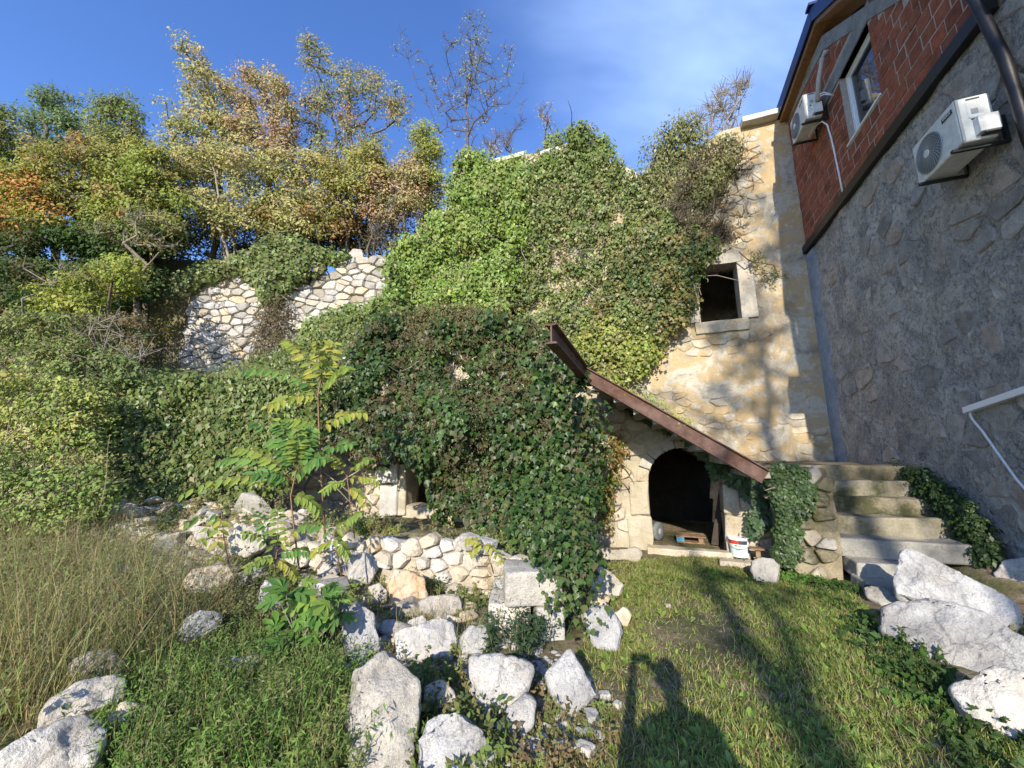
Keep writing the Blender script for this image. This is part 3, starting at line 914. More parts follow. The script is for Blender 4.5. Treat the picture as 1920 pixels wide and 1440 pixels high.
# ------------------------------------------------------------------ air conditioners
def ac_unit(label, qa, qb, z0, z1, big=True):
    """casing from q=qa (near) to qb (far); front faces away from the wall"""
    t = thing('air_conditioner', label, 'air conditioner', toR((qa + qb) / 2, z0, .28), 'air conditioner units on the neighbouring house')
    d0, d1 = .14, .45
    Lq = qb - qa; H = z1 - z0
    c = MB().prism(*[[toR(a, b, d) for a, b in ((qa, z0), (qb, z0), (qb, z1), (qa, z1))] for d in (d1, d0)]).build('casing', M['ac_white'], t, bevel=.02, seg=3)
    # raised front plate seam
    MB().prism(*[[toR(a, b, d) for a, b in ((qa - .006, z0 + .015), (qa + .012, z0 + .015), (qa + .012, z1 - .015), (qa - .006, z1 - .015))] for d in (d1 - .004, d1 - .03)]).build('corner_seam', M['ac_grey'], t)
    fc = (qb - Lq * .36, (z0 + z1) / 2 - .01); R = H * .42
    def circ(r, d, n=40): return [toR(fc[0] + r * math.cos(2 * math.pi * k / n), fc[1] + r * math.sin(2 * math.pi * k / n), d) for k in range(n)]
    MB().prism(circ(R, d1 + .004), circ(R, d1 - .02)).build('fan_well', M['ac_dark'], t)
    g_ = MB()
    nR = 12
    for k in range(1, nR + 1):
        r = R * k / nR
        g_.tube([toR(fc[0] + r * math.cos(a), fc[1] + r * math.sin(a), d1 + .006 + .02 * (1 - (k / nR) ** 2)) for a in [2 * math.pi * j / 28 for j in range(29)]], .0032 if k < nR else .008, 4, False)
    for j in range(32):
        a = 2 * math.pi * j / 32
        g_.tube([toR(fc[0] + r * R * math.cos(a + r * .7), fc[1] + r * R * math.sin(a + r * .7), d1 + .008 + .02 * (1 - r * r)) for r in (.2, .45, .7, 1)], .0035, 4, False)
    g_.build('fan_grille', M['ac_grey'], t, smooth=True)
    MB().prism(circ(R * .2, d1 + .034, 20), circ(R * .22, d1 + .01, 20)).build('grille_hub', M['ac_white'], t)
    # name plate
    pl = MB().prism(*[[toR(a, b, d) for a, b in ((qa + .05, z1 - .13), (qa + .22, z1 - .13), (qa + .22, z1 - .075), (qa + .05, z1 - .075))] for d in (d1 + .005, d1 - .004)]).build('name_plate', M['black'], t)
    cu = bpy.data.curves.new('lettering', 'FONT'); cu.body = 'VIVAX'; cu.size = .046; cu.extrude = .001; cu.align_x = 'CENTER'; cu.align_y = 'CENTER'
    cu.materials.append(M['pvc'])
    tmp = bpy.data.objects.new('tmp', cu); COL.objects.link(tmp)
    bpy.context.view_layer.update()
    tme = bpy.data.meshes.new_from_object(tmp.evaluated_get(bpy.context.evaluated_depsgraph_get()))
    bpy.data.objects.remove(tmp)
    tx = bpy.data.objects.new('lettering', tme); COL.objects.link(tx); tx.parent = pl
    pc = toR(qa + .135, z1 - .1025, d1 + .0075)
    xd = Vector(-qv); yd = Vector(zv); nd = xd.cross(yd)   # text reads towards the near end
    mw = Matrix(((xd.x, yd.x, nd.x, 0), (xd.y, yd.y, nd.y, 0), (xd.z, yd.z, nd.z, 0), (0, 0, 0, 1)))
    tx.matrix_local = Matrix.Translation(Vector(pc - ORG[pl.name])) @ mw
    # near side: service cover, grip recesses, valve cover
    def side(name, d_a, d_b, za, zb, out, mat, inn=.01, bev=.006):
        return MB().prism(*[[W(EW - d, qa - o_, zz) for d, zz in ((d_a, za), (d_b, za), (d_b, zb), (d_a, zb))] for o_ in (out, -inn)]).build(name, mat, t, bevel=bev)
    side('cover_panel', .20, .36, z0 + H * .50, z1 - .07, .008, M['ac_white'])
    side('grip_recess', .23, .35, z1 - .05, z1 - .03, .003, M['ac_dark'], bev=0)
    side('grip_recess', .22, .34, z0 + H * .46, z0 + H * .48, .012, M['ac_dark'], bev=0)
    side('service_cap', .27, .33, z0 + H * .58, z0 + H * .70, .013, M['ac_grey'], bev=.003)
    side('valve_cover', .15, .33, z0 + .05, z0 + H * .45, .075, M['ac_white'])
    side('valve_recess', .16, .29, z0 + .03, z0 + H * .22, .07, M['ac_dark'])
    # brackets
    for qq in (qa + .10, qb - .10):
        b = MB().prism(*[[toR(q_, zz, dd) for q_, zz in ((qq - .02, z0 - .045), (qq + .02, z0 - .045), (qq + .02, z0 - .012), (qq - .02, z0 - .012))] for dd in (.50, .0)])
        b.prism(*[[toR(q_, zz, dd) for q_, zz in ((qq - .02, z0 - .03), (qq + .02, z0 - .03), (qq + .02, z0 + .30), (qq - .02, z0 + .30))] for dd in (.035, .002)])
        b.build('bracket', M['bracket'], t)
    return t
ac_unit('larger near air conditioner on the grey stone wall, white with round fan grille', 5.40, 6.19, 5.14, 5.71)
ac_unit('smaller far air conditioner high on the red block wall below the roof edge', 9.02, 9.84, 8.80, 9.42)
hose = MB().tube([toR(8.95, 9.1, .22), toR(8.82, 9.5, .2), toR(8.72, 9.9, .12), toR(8.72, 10.05, .06), toR(8.74, 10.1, .0)][:4] + [toR(8.70, 10.0, .0)], .045, 10)
tag(hose.build('insulated_hose', M['foam'], smooth=True), 'pale foam wrapped hose curving from the far air conditioner into the red block wall', 'hose')
tb = MB().tube([toR(9.5, 8.72, .25), toR(9.3, 8.78, .22), toR(9.15, 8.75, .12), toR(9.10, 8.6, .06), toR(9.06, 8.2, .045), toR(9.0, 7.4, .045), toR(8.96, 6.8, .05)], .016, 8)
tag(tb.build('drain_tube', M['pvc'], smooth=True), 'thin white drain tube hanging down the red block wall under the far air conditioner', 'tube')
for k in range(2):
    tag(MB().tube([toR(8.94, 9.12 + .05 * k, .20), toR(8.86, 9.14 + .05 * k, .19), toR(8.80, 9.10 + .05 * k, .15), toR(8.78, 9.0, .0)], .012, 8).build('refrigerant_pipe', M['pvc'], smooth=True), ('upper' if k else 'lower') + ' of the two short white pipe stubs on the side of the far air conditioner', 'pipe')
tk = MB().prism(*[[toR(q_, zz, dd) for q_, zz in ((2.5, 2.78), (6.88, 2.155), (6.88, 2.235), (2.5, 2.86))] for dd in (.085, .0)])
tag(tk.build('cable_trunking', M['pvc'], bevel=.006), 'white rectangular cable trunking fixed along the grey stone wall', 'cable trunking')
hs = MB().tube([toR(6.78, 2.2, .045), toR(6.80, 2.14, .06), toR(6.78, 2.07, .06), toR(6.68, 1.92, .05), toR(6.5, 1.62, .05), toR(6.32, 1.33, .05), toR(6.0, .95, .05), toR(5.6, .6, .06), toR(5.3, .3, .06), toR(5.1, .05, .08)], .014, 8)
tag(hs.build('drain_hose', M['hose'], smooth=True), 'pale thin hose dropping from the white trunking down the grey stone wall', 'hose')

# ------------------------------------------------------------------ stone steps
st = thing('stone_steps', 'worn mossy stone steps rising beside the grey wall', 'steps', W(3.1, 6.8, 0))
sts = [(6.20, .10, 2.32, 3.2, 'pale_step'), (6.46, .25, 2.34, 3.35, 'pale_step'), (6.78, .49, 2.30, 3.85, 'pale_step'), (7.14, .74, 2.32, 3.9, 'step'), (7.50, .97, 2.36, 3.9, 'step'), (7.82, 1.20, 2.38, 3.92, 'step'), (8.10, 1.43, 2.2, 3.95, 'step')]
for i, (q, z, e0, e1, mt) in enumerate(sts):
    nq = sts[i + 1][0] if i + 1 < len(sts) else QF
    pz = sts[i - 1][1] if i else -.2
    block('step', st, M[mt], e0, e1, q - .02, nq + .12 if i + 1 < len(sts) else QF - .04, (pz - .05) if i not in (2,) else z - .235, z, seed=100 + i * 3, amp=.014, bev=.022)
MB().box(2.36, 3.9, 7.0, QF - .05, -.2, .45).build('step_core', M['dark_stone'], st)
pier = thing('stone_pier', 'low stone side wall of the steps with moss, half hidden under ivy', 'wall', W(2.0, 6.7, 0))
def toP(s, z, d): return W(s, 6.64 - d, z)
block('wall_core', pier, M['step'], 1.64, 2.28, 6.66, QF - .06, -.1, 1.40, seed=130, amp=.03)
rs = random.Random(14)
put_stones(pier, stone_cells(1.62, 2.28, -.05, 1.4, .24, .2, rs), toP, .05, [M['step'], M['mossrock']], .015, None, rs, .05)

# ------------------------------------------------------------------ loose and built walls on the left
def poly_map(line, lean=0., zfun=None):
    pts = np.array(line, float); seg = np.linalg.norm(np.diff(pts, axis=0), axis=1); cum = np.r_[0, np.cumsum(seg)]
    def f(s, z, d):
        s = np.asarray(s, float); z = np.asarray(z, float); d = np.asarray(d, float)
        x = np.interp(s, cum, pts[:, 0]); y = np.interp(s, cum, pts[:, 1])
        x2 = np.interp(s + .05, cum, pts[:, 0]); y2 = np.interp(s + .05, cum, pts[:, 1])
        x0 = np.interp(s - .05, cum, pts[:, 0]); y0 = np.interp(s - .05, cum, pts[:, 1])
        tx, ty = x2 - x0, y2 - y0; L = np.hypot(tx, ty) + 1e-9
        nx_, ny_ = -ty / L, tx / L
        sg = np.where(ny_ > 0, -1., 1.)
        nx_, ny_ = nx_ * sg, ny_ * sg
        zz = z
        return np.stack([x + nx_ * d, y + ny_ * d + lean * z, zz], -1)
    return f, cum[-1]

tw = thing('low_stone_wall', 'low tumbledown wall of cream rubble stones below the small window', 'stone wall', (-1.5, 5.2, 0))
mT, LT = poly_map(TWALL, .05)
def t_top(s): return .46 + .20 * vn(np.stack([s * 1.7, s * 0, s * 0], -1), 1, 3) + .04 * s * 0 - .1 * ss(s, 3.2, 6)
wall_sheet('wall_core', tw, M['rubble'], mT, .05, LT - .1, -.15, .6, .1, None, t_top, .05, .3, 61)
rs = random.Random(17)
put_stones(tw, stone_cells(.05, LT - .1, -.05, .72, .23, .15, rs, .75), mT, .085, [M['rubble'], M['rubble'], M['lime'], M['rubble'], M['lime']], .010, lambda s, z: z < t_top(np.array(s)) + .11, rs, .10, dome=.15)

lw = thing('ivy_hung_stone_wall', 'old stone wall at the left, only its foot showing under the ivy', 'stone wall', (-7, 8, 0))
mL, LL = poly_map(LWALL[:4], .03)
wall_sheet('wall_core', lw, M['rubble'], mL, .0, LL, .0, 2.9, .15, None, None, .06, .4, 63)
rs = random.Random(18)
put_stones(lw, stone_cells(.0, LL - 2, .1, 1.5, .36, .24, rs, .5), mL, .09, [M['rubble'], M['lime'], M['lime_grey']], .014, None, rs, .05)

rw = thing('retaining_wall', 'white dry stone retaining wall high on the left with vines over it', 'stone wall', (-7, 13, 3.5))
RWL = [(-3.9, 12.9), (-6.2, 12.9), (-8.6, 12.95), (-11.4, 12.9)]
mR, LR = poly_map(RWL, 0)
_rp = [(720, 482), (655, 492), (560, 541), (470, 523), (440, 517), (330, 548), (290, 600)]
_rr = np.array([atY(np.array(float(x)), np.array(float(y)), 12.9) for x, y in _rp])
_rs = -3.9 - _rr[:, 0]; _rz = _rr[:, 2]
def r_top(s): return np.interp(s, _rs, _rz) + .12 * vn(np.stack([s * 2, s * 0, s * 0], -1), 1, 8)
wall_sheet('wall_core', rw, M['mossrock'], mR, .0, LR, 2.8, 8., .12, None, r_top, .08, .6, 65)
rs = random.Random(19)
RP = [(285, 610), (330, 540), (440, 505), (475, 515), (500, 600), (480, 690), (420, 745), (350, 740), (290, 700)]
RP2 = [(530, 545), (650, 485), (730, 475), (740, 580), (600, 630), (530, 620)]
def keepR(s, z):
    if z > r_top(np.array(s)): return False
    x, y = proj(mR(np.array(s), np.array(z), np.array(0.))); return bool(in_poly(x, y, RP) or in_poly(x, y, RP2))
put_stones(rw, stone_cells(.0, LR, 3.2, 9, .40, .26, rs, .55), mR, .12, [M['lime_grey'], M['mossrock'], M['rubble'], M['lime']], .010, keepR, rs, .0, dome=.15)
print('walls done')
exec_marker = 1

# ------------------------------------------------------------------ boulders
def rock(name, label, poly, base_y, zb=0., tilt=35, thick=.5, mat='lime_grey', seed=0, cat='boulder', rough=.032, turn=0., edge=.05, lift=0., px_bottom=None, group=None):
    """a boulder whose camera side has the outline 'poly' (pixels); it stands where pixel row base_y meets height zb"""
    P = np.array(poly, float); cx = P[:, 0].mean()
    b = atz(np.array(cx), np.array(float(base_y)), zb)
    az = math.radians(turn)
    d = b - EYEP; d[2] = 0; d /= np.linalg.norm(d)
    d = np.array([d[0] * math.cos(az) - d[1] * math.sin(az), d[0] * math.sin(az) + d[1] * math.cos(az), 0])
    t = math.radians(tilt)
    n = -d * math.cos(t) + zv * math.sin(t)            # outward normal of the front face
    R = ray(P[:, 0], P[:, 1])
    k = ((b - EYEP) @ n) / (R @ n)
    Fv = EYEP + R * k[:, None]
    c = Fv.mean(0)
    rs_ = np.random.default_rng(seed + 500)
    mid = c + (Fv - c) * 1.03 - n * thick * .35 + rs_.normal(0, .02, Fv.shape) * thick
    back = c + (Fv - c) * .72 - n * thick + rs_.normal(0, .06, Fv.shape) * thick
    front = Fv + n * (rs_.random((len(Fv), 1)) - .3) * thick * .12
    bulge = c + n * thick * .10
    pts = np.vstack([front, mid, back, [bulge]])
    pts[:, 2] = np.maximum(pts[:, 2], gz(pts[:, 0], pts[:, 1]) - .12) if zb < .3 else pts[:, 2]
    bm = bmesh.new()
    for p in pts: bm.verts.new(p)
    r = bmesh.ops.convex_hull(bm, input=bm.verts[:])
    junk = [v for v in bm.verts if not v.link_faces]
    bmesh.ops.delete(bm, geom=junk, context='VERTS')
    bmesh.ops.dissolve_limit(bm, angle_limit=math.radians(9), verts=bm.verts[:], edges=bm.edges[:])
    size = max(np.ptp(pts[:, 0]), np.ptp(pts[:, 1]), np.ptp(pts[:, 2]))
    bmesh.ops.bevel(bm, geom=bm.edges[:], offset=size * edge, segments=2, affect='EDGES', profile=.55, clamp_overlap=True)
    bmesh.ops.triangulate(bm, faces=bm.faces[:])
    tgt = max(size / 36, .012)
    for _ in range(5):
        es = [e_ for e_ in bm.edges if e_.calc_length() > tgt * 1.6]
        if not es: break
        bmesh.ops.subdivide_edges(bm, edges=es, cuts=1)
        bmesh.ops.triangulate(bm, faces=bm.faces[:])
    bm.normal_update()
    V = np.array([v.co[:] for v in bm.verts]); N = np.array([v.normal[:] for v in bm.verts])
    F = [[v.index for v in f.verts] for f in bm.faces]
    bm.free()
    h = fbm(V, 2.2 / size, 5, seed) * rough * size * 1.3
    rid = np.abs(vn(V, 3.5 / size, seed + 7)); h = h - (rid < .06) * rough * size * .5
    h = h + vn(V, 24, seed + 3) * .006 + np.abs(vn(V, 11, seed + 5)) * .014 - np.abs(vn(V, 5, seed + 9)) * .012
    V = V + N * h[:, None]
    o = mesh_obj(name, V, np.array(F), M[mat], smooth=True)
    return tag(o, label, cat, group or 'boulders and stones lying round the lawn and slope')

RK = [
 # label, polygon, base_y, zb, tilt, thick, mat, seed
 ('long pale slab with a mossy top edge leaning on the foot of the steps', [(1690, 1030), (1712, 1030), (1905, 1128), (1910, 1158), (1890, 1185), (1680, 1112), (1672, 1082)], 1165, .06, 38, .35, 'lime_grey'),
 ('biggest light grey slab at the right, lying between the mossy slab and the corner boulder', [(1652, 1130), (1735, 1120), (1840, 1143), (1925, 1195), (1960, 1262), (1900, 1285), (1785, 1262), (1720, 1228), (1647, 1178)], 1255, .0, 42, .30, 'lime_grey'),
 ('rough wedge shaped boulder in the lower right corner of the lawn', [(1775, 1285), (1862, 1243), (1930, 1262), (1950, 1400), (1885, 1388), (1815, 1342)], 1385, .0, 40, .35, 'lime'),
 ('rounded blue grey stone against the foot of the grey wall', [(1862, 1075), (1885, 1050), (1925, 1048), (1960, 1070), (1950, 1112), (1880, 1110)], 1108, .1, 20, .4, 'lime_grey'),
 ('flat tilted stone lying in front of the lowest step', [(1618, 1100), (1650, 1096), (1690, 1130), (1655, 1135), (1625, 1120)], 1130, .02, 50, .2, 'pale_step'),
 ('pale diamond shaped boulder with an ochre patch beside the photographer shadow', [(1020, 1262), (1070, 1219), (1124, 1305), (1110, 1320), (1075, 1342), (1036, 1310)], 1336, .0, 30, .30, 'lime_grey'),
 ('upright pale oval boulder on the lawn edge below the ivy tail', [(1092, 1150), (1108, 1138), (1145, 1135), (1166, 1178), (1156, 1222), (1112, 1216)], 1218, .0, 25, .3, 'lime_grey'),
 ('flat topped white stone at the left of the path to the arched door', [(1098, 1068), (1125, 1062), (1150, 1072), (1171, 1095), (1160, 1117), (1125, 1116), (1100, 1100)], 1116, .0, 45, .3, 'lime'),
 ('small cream stone wedged under the flat topped white stone', [(1103, 1118), (1120, 1108), (1143, 1120), (1140, 1140), (1108, 1142)], 1140, .0, 25, .2, 'rubble'),
 ('small rust flecked stone touching the upright oval boulder', [(1150, 1150), (1168, 1138), (1184, 1152), (1176, 1176), (1158, 1172)], 1174, .0, 30, .18, 'orange_rock'),
 ('split white boulder with brown side in the middle foreground', [(880, 1232), (960, 1230), (1003, 1246), (988, 1300), (962, 1300), (925, 1362), (905, 1345), (902, 1290)], 1350, .0, 28, .40, 'lime_grey'),
 ('pointed white boulder at the bottom centre of the picture', [(800, 1350), (828, 1335), (852, 1338), (905, 1372), (925, 1418), (925, 1475), (782, 1475), (785, 1388)], 1470, .0, 34, .40, 'lime_grey'),
 ('tall ridged white boulder at the bottom with a sharp middle edge', [(672, 1260), (700, 1234), (722, 1222), (752, 1242), (786, 1280), (783, 1350), (765, 1465), (655, 1470), (655, 1335)], 1460, .0, 34, .50, 'lime_grey'),
 ('broad pale boulder behind the tall ridged one', [(738, 1186), (775, 1170), (818, 1155), (850, 1163), (860, 1205), (838, 1228), (790, 1238), (745, 1232)], 1236, .0, 35, .45, 'lime'),
 ('grey block shaped stone in the weeds under the low wall', [(784, 1125), (800, 1116), (862, 1112), (868, 1150), (830, 1160), (790, 1148)], 1158, .05, 25, .3, 'lime_grey'),
 ('small blunt stone left of the stacked blocks', [(862, 1195), (885, 1170), (915, 1175), (918, 1210), (905, 1230), (866, 1226)], 1230, .0, 25, .3, 'lime_grey'),
 ('mottled stone half hidden in weeds above the pointed boulder', [(795, 1292), (828, 1275), (852, 1290), (862, 1335), (830, 1345), (800, 1320)], 1345, .0, 28, .3, 'lime'),
 ('narrow grey stone under the split boulder', [(950, 1330), (985, 1300), (1003, 1320), (998, 1360), (965, 1385), (948, 1372)], 1380, .0, 30, .25, 'lime_grey'),
 ('dark shaded rock behind the fig leaves', [(640, 1140), (672, 1128), (702, 1148), (712, 1215), (668, 1242), (645, 1208)], 1238, .0, 20, .4, 'lime_grey'),
 ('round cream rock among dry weeds at the left', [(135, 1245), (160, 1225), (205, 1218), (238, 1240), (230, 1275), (150, 1285), (135, 1270)], 1282, .15, 32, .4, 'rubble'),
 ('long grey white rock crossing the weeds at the left', [(78, 1325), (125, 1285), (190, 1265), (240, 1270), (235, 1310), (160, 1345), (85, 1360)], 1350, .15, 40, .4, 'lime'),
 ('large white striated rock in the lower left corner', [(-20, 1440), (40, 1385), (140, 1345), (195, 1342), (210, 1385), (180, 1440), (120, 1470), (-20, 1480)], 1460, .12, 44, .5, 'lime'),
 ('orange stained rock between the grass and the corner rock', [(200, 1345), (225, 1315), (275, 1318), (292, 1345), (255, 1362), (212, 1370)], 1368, .12, 30, .3, 'orange_rock'),
 ('cream and orange rock in the slope under the tree of heaven', [(342, 1090), (360, 1065), (430, 1055), (442, 1080), (400, 1115), (350, 1115)], 1112, .25, 35, .4, 'orange_rock'),
 ('dappled grey rock in the weeds below the cream and orange one', [(332, 1190), (345, 1160), (380, 1140), (418, 1150), (412, 1185), (350, 1205)], 1202, .2, 35, .4, 'lime_grey'),
 ('upright grey rock just left of the fig plant', [(482, 1120), (498, 1088), (525, 1100), (530, 1140), (505, 1165), (483, 1150)], 1165, .1, 15, .3, 'lime_grey'),
 ('white rock low in the slope above the fig plant', [(430, 1010), (450, 985), (495, 990), (500, 1025), (460, 1045), (432, 1035)], 1045, .3, 25, .4, 'lime'),
 ('lichen covered stone lying before the ivy covered step wall', [(1406, 1052), (1420, 1046), (1450, 1046), (1461, 1062), (1455, 1092), (1415, 1090)], 1090, .0, 25, .28, 'mossrock'),
 ('single block balanced on the retaining wall top below the trees', [(654, 475), (662, 466), (680, 467), (682, 484), (656, 489)], 489, 8.55, 10, .4, 'lime'),
 ('white cream rock under the short drooping tree of heaven shoot', [(648, 1046), (668, 1034), (700, 1040), (708, 1062), (696, 1092), (655, 1096)], 1100, .0, 20, .3, 'lime'),
 ('large cream rock at the foot of the low wall, stained orange', [(725, 1095), (757, 1070), (795, 1082), (802, 1120), (765, 1146), (735, 1135)], 1146, .0, 22, .35, 'orange_rock'),
 ('flat white rock showing through the green feathery weeds', [(398, 1238), (430, 1224), (478, 1226), (505, 1240), (480, 1264), (410, 1262)], 1266, .1, 45, .3, 'lime'),
 ('squared pale stone at the far left foot of the ivy hung wall', [(194, 948), (214, 936), (240, 938), (248, 985), (225, 1000), (196, 990)], 1003, .25, 15, .4, 'rubble'),
 ('bluish grey rock with a dark hollow at the foot of the ivy blanket', [(368, 962), (385, 946), (430, 942), (447, 962), (440, 985), (380, 988)], 990, .25, 20, .4, 'lime_grey'),
 ('white chunk between the fig plant and the shaded rock', [(690, 1100), (712, 1092), (728, 1108), (722, 1132), (700, 1134)], 1136, .0, 20, .25, 'lime'),
 ('long pale sill stone at the left foot of the arched door', [(1125, 1030), (1195, 1026), (1202, 1036), (1198, 1053), (1130, 1050)], 1052, .0, 20, .25, 'rubble'),
]
for i, (lab, poly, by, zb, tl, th_, mt) in enumerate(RK):
    rock('boulder', lab, poly, by, zb, tl, th_, mt, seed=i * 13 + 1)
# moss on the long slab's top edge
# stacked blocks at the end of the low wall
bs_ = thing('stacked_blocks', 'two squared limestone blocks stacked at the end of the low wall', 'stone blocks', (.2, 3.9, 0))
def block_px(name, parent, mat, x0, x1, yt, yb, Y, dep, zb=None, seed=0, amp=.012, rot=True):
    a = atY(np.array(float(x0)), np.array(float(yb)), Y); b = atY(np.array(float(x1)), np.array(float(yb)), Y); t = atY(np.array((x0 + x1) / 2.), np.array(float(yt)), Y)
    o = block(name, parent, mat, 0, 1, 0, 1, 0, 1, seed=seed)  # placeholder mesh, replaced below
    return o
def block_w(name, parent, mat, c, w, d, h, yaw, seed, amp=.012, bev=.02, roll=0.):
    bm = bmesh.new(); bmesh.ops.create_cube(bm, size=1)
    bmesh.ops.subdivide_edges(bm, edges=bm.edges[:], cuts=7, use_grid_fill=True)
    P = np.array([v.co[:] for v in bm.verts]); F = [[v.index for v in f.verts] for f in bm.faces]; bm.free()
    P = P * [w, d, h]
    P = P * (1 + .05 * vn(P, 2.2, seed)[:, None])
    cr, sr = math.cos(roll), math.sin(roll)
    P = np.stack([P[:, 0] * cr - P[:, 2] * sr, P[:, 1], P[:, 0] * sr + P[:, 2] * cr], -1)
    cy, sy = math.cos(yaw), math.sin(yaw)
    X = np.stack([P[:, 0] * cy - P[:, 1] * sy, P[:, 0] * sy + P[:, 1] * cy, P[:, 2]], -1) + np.array(c)
    X = X + np.stack([vn(X, 7, seed + 1), vn(X, 7, seed + 2), vn(X, 7, seed + 3)], -1) * amp + np.stack([vn(X, 20, seed + 4), vn(X, 20, seed + 5), vn(X, 20, seed + 6)], -1) * amp * .4
    o = mesh_obj(name, X, np.array(F), mat, parent, smooth=False)
    m = o.modifiers.new('bevel', 'BEVEL'); m.width = bev; m.segments = 2; m.limit_method = 'ANGLE'; m.angle_limit = math.radians(40)
    return o
block_w('block', bs_, M['lime_grey'], (.19, 3.98, .42), .53, .42, .30, .05, 71)
block_w('block', bs_, M['lime'], (.33, 3.99, .04), .26, .42, .44, .1, 72)
block_w('block', bs_, M['lime'], (-.02, 4.05, .06), .38, .40, .40, -.05, 73)
# bank of tumbled rubble between the two walls
rb = thing('rubble_bank', 'bank of tumbled angular rubble stones among the saplings left of the low wall', 'rubble bank', (-2.6, 5.6, .2))
rgb_ = np.random.default_rng(66)
q1_ = sample_poly([(340, 1010), (460, 960), (640, 950), (680, 1000), (640, 1120), (560, 1150), (430, 1130), (350, 1090)], 120, rgb_)
q2_ = sample_poly([(180, 950), (440, 935), (600, 950), (560, 1000), (330, 1040), (190, 1010)], 90, rgb_)
q3_ = sample_poly([(700, 1100), (930, 1120), (920, 1200), (700, 1220), (640, 1150)], 40, rgb_)
qa_ = np.vstack([q1_, q2_, q3_])
for i_, c_ in enumerate(hit(qa_[:, 0], qa_[:, 1], 12.)):
    sz_ = float(np.exp(rgb_.normal(-2.05, .38)))
    n_ = 11
    pts_ = rgb_.normal(0, 1, (n_, 3)); pts_ /= np.linalg.norm(pts_, axis=1, keepdims=True)
    pts_ = pts_ * rgb_.uniform(.75, 1.1, (n_, 1)) * np.array([rgb_.uniform(.8, 1.3), rgb_.uniform(.6, 1.), rgb_.uniform(.5, .85)]) * sz_ + c_ + [0, 0, sz_ * .2]
    bm = bmesh.new()
    for p_ in pts_: bm.verts.new(p_)
    bmesh.ops.convex_hull(bm, input=bm.verts[:])
    bmesh.ops.delete(bm, geom=[v for v in bm.verts if not v.link_faces], context='VERTS')
    bm.verts.index_update()
    V_ = [v.co[:] for v in bm.verts]; F_s = [[v.index for v in f.verts] for f in bm.faces]; bm.free()
    o_ = mesh_obj('stone', V_, F_s, M[('rubble', 'rubble', 'lime', 'orange_rock', 'mossrock')[i_ % 5]], rb)
    bv = o_.modifiers.new('bevel', 'BEVEL'); bv.width = sz_ * .07; bv.segments = 1
# door threshold
th_o = thing('door_threshold', 'flat worn threshold stones across the arched cellar door', 'threshold', W(.45, QG - .15, 0))
block_w('stone', th_o, M['rubble'], W(.12, QG - .14, .02), .62, .26, .12, ROTZ, 81)
block_w('stone', th_o, M['rubble'], W(.75, QG - .10, .02), .66, .18, .11, ROTZ, 82)
block_w('stone', th_o, M['rubble'], W(1.2, QG - .52, -.02), .75, .22, .12, ROTZ - .12, 83)

# ------------------------------------------------------------------ things in and by the cellar
bp_ = atz(np.array(1388.), np.array(1043.), .03)
bk = thing('paint_bucket', 'white plastic paint bucket with a red and black label band beside the arched door', 'bucket', bp_)
R0 = .150; Hb = .30
bx = np.array(bp_)
MB().lathe(bx, [(R0 * .80, 0), (R0 * .84, .004), (R0 * .97, Hb * .9), (R0, Hb * .93)], 40).build('body', M['bucket'], bk, smooth=False)
MB().lathe(bx, [(R0 * 1.03, Hb * .86), (R0 * 1.07, Hb * .87), (R0 * 1.07, Hb * .96), (R0 * 1.02, Hb * .985), (R0 * .98, Hb * .985), (R0 * .95, Hb * .955)], 40).build('lid', M['bucket'], bk)
def band_(name, a0, a1, z0, z1, mat, parent, off=.0015, n=18):
    V = []; 
    for i in range(n + 1):
        a = a0 + (a1 - a0) * i / n
        for z in (z0, z1):
            r = R0 * (.84 + .13 * (z / (Hb * .9))) + off
            V.append(bx + np.array([r * math.cos(a), r * math.sin(a), z]))
    return mesh_obj(name, V, [(2 * i, 2 * i + 2, 2 * i + 3, 2 * i + 1) for i in range(n)], mat, parent)
fa = math.atan2(-bx[1], -bx[0])       # towards the path
lb = band_('label', fa - 1.0, fa + .85, .03, .225, M['bucket_pale'], bk)
band_('red_band', fa - 1.5, fa - .05, .20, .255, M['bucket_red'], bk, .003)
band_('dark_band', fa - .045, fa + .85, .20, .255, M['bucket_dark'], bk, .003)
for (a0, a1, z0, z1) in ((-.42, -.22, .168, .186), (-.18, .2, .172, .180), (-.42, .28, .135, .141), (-.42, .1, .118, .123), (-.42, .22, .102, .107)):
    band_('print_line', fa + a0, fa + a1, z0, z1, M['bucket_dark'], bk, .0035, 6)
hp = [bx + np.array([R0 * 1.08 * math.cos(fa + 1.1 + t * .0), R0 * 1.08 * math.sin(fa + 1.1), Hb * .88 - t]) for t in (0, .05, .10)]
MB().tube([bx + np.array([(R0 + .012) * math.cos(fa + 1.57 * s_), (R0 + .012) * math.sin(fa + 1.57 * s_), Hb * .86 - .12 * math.cos(1.57 * s_)]) for s_ in np.linspace(-1, 1, 17)], .003, 6).build('handle', M['ac_grey'], bk)
